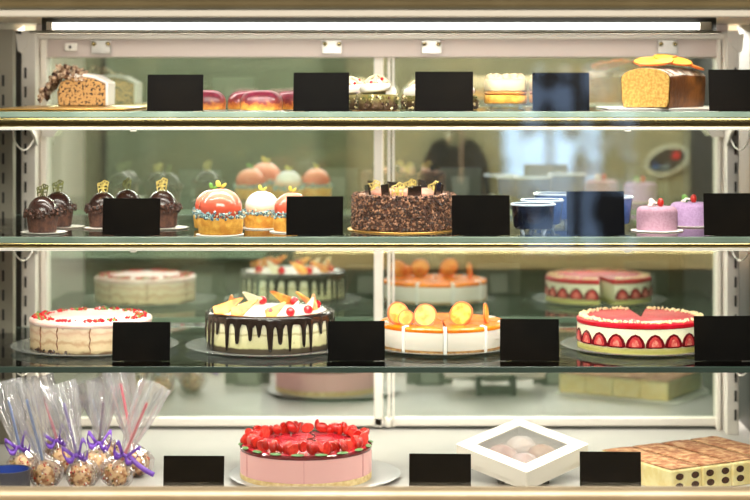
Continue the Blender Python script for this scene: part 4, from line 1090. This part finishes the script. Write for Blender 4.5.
# oval sign, a solid board standing in for a reflected one
t = thing('oval_sign', 'tilted oval sign with pale rim, dark face and blue and red marks', 'sign', (W(666), WY - 0.012, Z(160, WY)))
t.rotation_euler = (0, math.radians(-20), 0)
ell = lambda a, b_, cx=0, cz=0, n=36: [(cx + a * math.cos(2 * PI * i / n), cz + b_ * math.sin(2 * PI * i / n)) for i in range(n)]
MB().prism(ell(0.062, 0.038), 0.014).build('rim', mat('sign_rim', (246, 242, 234), 0.5), t)
MB().prism(ell(0.055, 0.031), 0.017).build('face', mat('sign_face', (48, 48, 54), 0.5), t)
MB().prism(ell(0.011, 0.010, 0.028, 0.004), 0.019).build('red_mark', mat('sign_red', (224, 40, 60), 0.5), t)
MB().prism(ell(0.010, 0.009, -0.034, -0.004), 0.019).build('blue_mark', mat('sign_blue', (52, 84, 150), 0.5), t)
MB().prism(ell(0.012, 0.005, -0.008, -0.014), 0.019).build('pale_mark', mat('sign_pale', (150, 160, 176), 0.5), t)

# shop side behind the camera
wx0, wx1, wz0, wz1 = 0.58, 1.24, 0.75, 1.80
wm = mat('shop_wall', (50, 42, 30), 0.8, c2=(104, 84, 56), scale=2.2, lo=0.45, hi=0.6)  # blotches added so the metal strips reflect light and dark patches
b = MB(); b.bx(-3.2, wx0, -3.6, -3.5, 0, 2.9); b.bx(wx1, 3.2, -3.6, -3.5, 0, 2.9); b.bx(wx0, wx1, -3.6, -3.5, 0, wz0); b.bx(wx0, wx1, -3.6, -3.5, wz1, 2.9)
struct('wall_front', b, wm)
b = MB(); b.bx(wx0, wx1, -3.57, -3.53, wz0, wz0 + .05); b.bx(wx0, wx1, -3.57, -3.53, wz1 - .05, wz1)
for xx in (wx0 + .02, 0.90, wx1 - .02): b.bx(xx - .022, xx + .022, -3.57, -3.53, wz0, wz1)
struct('window_1', b, 'dark')
def sky_mat():
    m = bpy.data.materials.new('daylight_street'); m.use_nodes = True; nt = m.node_tree; nt.nodes.clear(); N = nt.nodes.new
    o = N('ShaderNodeOutputMaterial'); e = N('ShaderNodeEmission'); tc = N('ShaderNodeTexCoord'); nz = N('ShaderNodeTexNoise'); nz.inputs['Scale'].default_value = 5.5; nz.inputs['Detail'].default_value = 3
    r = N('ShaderNodeValToRGB'); r.color_ramp.elements[0].position = 0.46; r.color_ramp.elements[0].color = lin((16, 24, 40)); r.color_ramp.elements[1].position = 0.56; r.color_ramp.elements[1].color = lin((176, 208, 255))
    nt.links.new(tc.outputs['Object'], nz.inputs['Vector']); nt.links.new(nz.outputs['Fac'], r.inputs['Fac']); nt.links.new(r.outputs['Color'], e.inputs[0]); e.inputs[1].default_value = 2.3
    nt.links.new(e.outputs[0], o.inputs[0]); return m
o = struct('window_2', MB().bx(wx0, wx1, -3.595, -3.575, wz0, wz1), sky_mat())

# ------------------------------------------------------------------ light
def area(name, loc, rot, sx, sy, power, col=(1, 0.94, 0.85), spread=None):
    l = bpy.data.lights.new(name, 'AREA'); l.shape = 'RECTANGLE'; l.size = sx; l.size_y = sy; l.energy = power; l.color = col
    if spread: l.spread = spread
    o = bpy.data.objects.new(name, l); COL.objects.link(o); o.location = loc; o.rotation_euler = rot; return o
area('tube_light', (-0.03, 3.225, Z(34, 3.225)), (math.radians(45), 0, 0), 1.25, 0.012, 7)
area('roof_fill_light', (-0.04, 3.52, ROOF - 0.004), (math.radians(10), 0, 0), 1.3, 0.02, 3.8)  # added lamp, unseen, brightening the top shelf from above
area('roof_fill_light', (-0.04, 3.86, Z(36, 3.86)), (math.radians(-12), 0, 0), 1.3, 0.01, 0.7)  # unseen fill near the header, added to light item backs
for zz, pf, pr in ((S1, 3.2, 2.5), (S2, 3.3, 2.9), (S3, 2.6, 3.4)):
    area('shelf_strip_and_fill_light', (-0.04, 3.39, zz - 0.020), (math.radians(5), 0, 0), 1.34, 0.014, pf)
    area('shelf_strip_and_fill_light', (-0.04, 3.80, zz - 0.014), (math.radians(-8), 0, 0), 1.34, 0.014, pr)  # added rear fill, stands in for light spread inside the mirrored case
area('room_fill_light', (0.0, 4.15, 2.45), (math.radians(12), 0, 0), 2.6, 0.4, 140)  # added fill for the kitchen wall and counter fronts
area('room_fill_light', (0.0, 0.2, 2.75), (math.radians(55), 0, 0), 2.6, 1.0, 150)  # added front fill for the cake sides
area('rear_fill_light', (0.0, 4.85, 1.98), (math.radians(-68), 0, 0), 2.4, 0.12, 150)  # added out of view to light the item backs through the doors

w = bpy.data.worlds.new('shop'); SC.world = w; w.use_nodes = True
nt = w.node_tree; bg = nt.nodes['Background']
tc = nt.nodes.new('ShaderNodeTexCoord'); nz = nt.nodes.new('ShaderNodeTexNoise'); nz.inputs['Scale'].default_value = 4.0; nz.inputs['Detail'].default_value = 3
r = nt.nodes.new('ShaderNodeValToRGB')
r.color_ramp.elements[0].position = 0.38; r.color_ramp.elements[0].color = lin((88, 74, 50))
r.color_ramp.elements[1].position = 0.66; r.color_ramp.elements[1].color = lin((222, 206, 170))
nt.links.new(tc.outputs['Generated'], nz.inputs['Vector']); nt.links.new(nz.outputs['Fac'], r.inputs['Fac']); nt.links.new(r.outputs['Color'], bg.inputs['Color'])
bg.inputs['Strength'].default_value = 1.35

# ------------------------------------------------------------------ camera
cam = bpy.data.cameras.new('camera'); co = bpy.data.objects.new('camera', cam); COL.objects.link(co)
co.location = (0, 0, CZ); co.rotation_euler = (PI / 2, 0, 0)
cam.sensor_width = 36; cam.lens = F / 750 * 36
cam.shift_x = -(CX - 375) / 750; cam.shift_y = -(250 - HY) / 750
cam.dof.use_dof = True; cam.dof.focus_distance = 3.39; cam.dof.aperture_fstop = 91.2e-3 / 0.036
SC.camera = co
SC.cycles.transparent_max_bounces = 40
SC.cycles.max_bounces = 12; SC.cycles.glossy_bounces = 6; SC.cycles.caustics_reflective = False; SC.cycles.sample_clamp_indirect = 6
vs_ = SC.view_settings; vs_.view_transform = 'Standard'; vs_.look = 'None'; vs_.gamma = 1.0; vs_.exposure = 0.0; vs_.use_curve_mapping = False
